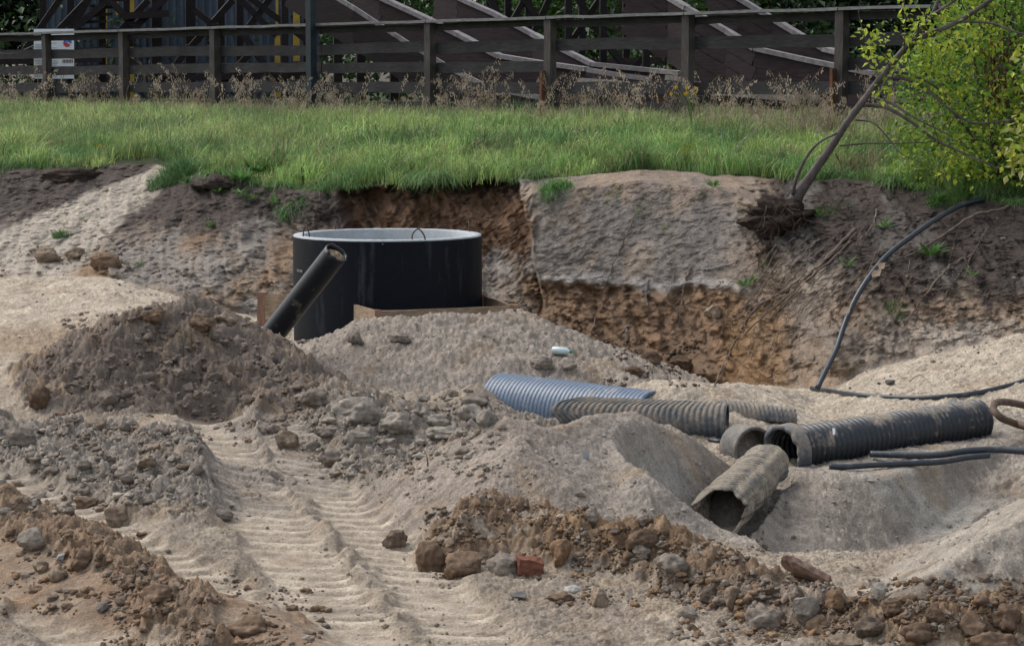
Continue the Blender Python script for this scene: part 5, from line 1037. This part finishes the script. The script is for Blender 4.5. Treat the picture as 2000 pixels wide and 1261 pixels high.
for k, (x, y, s) in enumerate([(1738, 745, 22), (1683, 704, 16), (1716, 748, 9), (1905, 763, 9), (1740, 770, 8), (1660, 757, 7)]): clod(x, y, s, s * .6, C(.10, .095, .09), ['dark grey stone on the pale sand right of the black hose', 'brown stone at the foot of the bank right of the hose', 'small dark pebble left of the grey stone on the pale sand', 'small dark pebble near the rising hose at the right', 'small dark pebble just above the flat hose', 'small dark pebble right of the foot of the black hose'][k], 120 + k, **st)
# brick and slab
def slab(name, label, cat, c, dims, rot, base, chips, seed, m):
    b = bmesh.new(); bmesh.ops.create_cube(b, size=1); bmesh.ops.subdivide_edges(b, edges=b.edges[:], cuts=12, use_grid_fill=True); V = np.array([v.co[:] for v in b.verts]); Fc = np.array([[v.index for v in f.verts] for f in b.faces]); b.free()
    r_ = np.random.default_rng(seed)
    for _ in range(chips):
        n = r_.normal(size=3); n /= np.linalg.norm(n); d = r_.uniform(.52, .68); k = V @ n; V -= np.outer(np.maximum(k - d, 0), n)
    V = V * dims; V += .006 * np.stack([n2(V[:, 1] * 25, V[:, 2] * 25, seed), n2(V[:, 0] * 25, V[:, 2] * 25, seed), n2(V[:, 0] * 25, V[:, 1] * 25, seed)], 1)
    cc = np.tile(np.array(base, 'f4'), (len(V), 1)) * (1 + .35 * n2(V[:, 0] * 30, V[:, 2] * 30 + V[:, 1] * 20, seed))[:, None]
    o = mk(name, V, Fc, m, col=cc, smooth=False); o.location = c; o.rotation_euler = rot; return tag(o, label, cat)
slab('brick_fragment', 'broken red brick with a blackened face at the foot of the centre heap', 'brick', on(1034, 1120) + (0, 0, .05), (.175, .12, .12), (.1, .12, .25), (.19, .085, .060), 14, 3, M_clod)
sb = slab('stone_slab', 'flat reddish brown slab tilted on the rim between the rubble and the sand pit', 'slab', on(1572, 1135) + (0, 0, .06), (.34, .26, .055), (-.55, .42, -.35), (.22, .155, .125), 12, 5, M_clod)
# loose crumbs: far too many to count
def crumbs(n, regions, seed):
    r_ = np.random.default_rng(seed); Vs, Fs, Cs = [], [], []; off = 0
    base = [(rock(2, 300 + i, 4, .34, .10)) for i in range(14)]
    big = [(rock(3, 500 + i, 11, .30, .16)) for i in range(16)]
    for (px0, py0, px1, py1, frac, s0, s1, pal) in regions:
        m = int(n * frac)
        for _ in range(m):
            px, py = r_.uniform(px0, px1), r_.uniform(py0, py1)
            if n2(np.array([px / 70]), np.array([py / 32]), 9)[0] < -.05: continue
            c = on(px, py); sz = s0 * (s1 / s0) ** (r_.random() ** 3.0); V, Fc = base[r_.integers(14)] if sz < .024 else big[r_.integers(16)]
            a = r_.uniform(0, 6.28); ca, sa = math.cos(a), math.sin(a); V = V * sz * (1, r_.uniform(.6, 1.3), r_.uniform(.5, .95)); V = np.stack([V[:, 0] * ca - V[:, 1] * sa, V[:, 0] * sa + V[:, 1] * ca, V[:, 2]], 1) + c + (0, 0, sz * (.05 if sz < .03 else -.12))
            cc = np.array(pal[r_.integers(len(pal))]) * r_.uniform(.75, 1.25); Vs.append(V); Fs.append(Fc + off); Cs.append(np.tile(cc, (len(V), 1))); off += len(V)
    o = mk('soil_crumbs', np.concatenate(Vs), np.concatenate(Fs), M_clod, col=np.concatenate(Cs), smooth=True)
    return tag(o, 'loose crumbs and small clods of soil strewn over heaps and tracks', 'soil crumbs', kind='stuff')
pBR, pGR, pMD = [cBR, cBR * 1.2, cOR, cGR * .9, cDK * 1.4, cBR * .8], [cGR, cLG * .8, cLG * .9, cTN * .8], [MOUND, MOUND * .85, MOUND * 1.1, BROWN]
crumbs(10500, [(830, 985, 1150, 1130, .10, .007, .032, pBR), (1090, 1030, 1500, 1180, .14, .007, .038, pBR), (1300, 1130, 2010, 1262, .22, .009, .042, pBR + [cGR]), (1600, 1150, 2010, 1262, .08, .006, .04, pBR),
              (0, 1040, 330, 1200, .07, .008, .045, pBR), (200, 1130, 640, 1262, .06, .008, .04, pBR), (90, 610, 620, 870, .13, .008, .04, pMD), (120, 620, 600, 860, .022, .03, .085, [MOUND * .9, MOUND * .75, MOUND]), (0, 840, 390, 990, .008, .03, .08, [cGR, cGR * .85]), (560, 770, 960, 900, .008, .03, .08, [cGR, cGR * .85, cLG * .75]), (0, 830, 400, 1000, .08, .010, .05, pGR), (540, 760, 980, 940, .08, .010, .05, pGR),
              (400, 880, 1000, 1260, .05, .006, .022, pGR), (900, 820, 1450, 1010, .05, .006, .024, [C(.29, .255, .225)]), (600, 620, 1250, 780, .05, .006, .022, [C(.29, .255, .22)]), (1420, 930, 1950, 1150, .05, .006, .026, [C(.28, .25, .215)]), (1180, 665, 1380, 755, .04, .01, .045, [cBR * .75, cBR * .6, cDK]), (230, 420, 560, 590, .03, .008, .04, [cTN, cGR, C(.12, .10, .085)]), (0, 480, 320, 540, .02, .01, .045, [cTN, cBR * 1.2, cGR]), (1400, 420, 2000, 640, .03, .006, .03, [C(.09, .075, .065), cTN, cGR * .8]), (0, 560, 300, 760, .02, .006, .025, pGR), (1560, 600, 2000, 740, .02, .008, .03, [cTN, cGR])], 5)
# bottle, scraps
c = on(1098, 690) + (0, -.02, .03); bo = thing('plastic_bottle', 'bluish plastic bottle with a teal cap lying on the sand right of the ring', 'bottle', loc=tuple(c))
Tb = nrm((.95, -.25, -.06)); b = MB(); sweep(b, [c - Tb * .11, c - Tb * .10, c, c + Tb * .045, c + Tb * .075, c + Tb * .085], [.03, .04, .04, .038, .016, .016], 20); part(bo, b, 'bottle_body', mat('bottle_plastic', (.50, .62, .64), .2, spec=.6, var=[(20, .8, 1.1, 3, ONE)]), True)
b = MB(); sweep(b, [c + Tb * .083, c + Tb * .108], [.018, .018], 16); part(bo, b, 'bottle_cap', mat('cap_teal', (.02, .22, .17), .4), False)
def scrap(px, py, w_, h_, m, label, name='plastic_scrap', cat='scrap'):
    c = on(px, py) + (0, -.015, .01); s = c[1] / F; V = []; 
    for i in range(5):
        for j in range(5): V.append(c + ((i - 2) * w_ * s / 4 * (1 + .2 * rng.normal()), -.004 * rng.random() * 3 + (j - 2) * -.004, (j - 2) * h_ * s / 4 + .004 * rng.normal()))
    b = MB(); b.add(V, [[i * 5 + j, (i + 1) * 5 + j, (i + 1) * 5 + j + 1, i * 5 + j + 1] for i in range(4) for j in range(4)]); o = b.build(name, m, None, True); return tag(o, label, cat)
M_film = mat('clear_film', (.42, .43, .45), .3, spec=.5); scrap(1144, 893, 14, 26, M_film, 'small crumpled clear plastic scrap on the slope of the centre heap')
scrap(1852, 1118, 18, 8, M_white, 'small white scrap on the smooth sand slope at the right', 'paper_scrap'); scrap(1858, 782, 22, 5, M_white, 'white torn strip on the flat hose above the black ribbed pipe', 'paper_scrap')
scrap(290, 606, 14, 9, M_sheet, 'grey-blue plastic scrap behind the crest of the big left heap')
# twigs
def twig(pts, r, label, m=None): 
    P = np.array([on(x, y) + (0, -.02, .02 + l) for x, y, l in pts]); b = MB(); sweep(b, spline(P, 14), np.linspace(r, r * .5, 14), 6); tag(b.build('twig', m or M_root, None, True), label, 'twig', 'twigs')
twig([(836, 915, 0), (834, 915, .08), (826, 915, .14)], .006, 'thin dark wire sticking up from the rubble beside the centre heap')
twig([(1775, 748, 0), (1795, 745, .05), (1815, 752, .01)], .005, 'dry curled twig on the pale sand above the flat hose')
twig([(1415, 335, 0), (1450, 335, .35), (1490, 335, .6)], .006, 'dry arching stalk at the brink left of the leaning tree', M_edge)
twig([(1415, 335, 0), (1440, 335, .3), (1485, 335, .5)], .005, 'thinner dry stalk at the brink beside the arching one', M_edge)
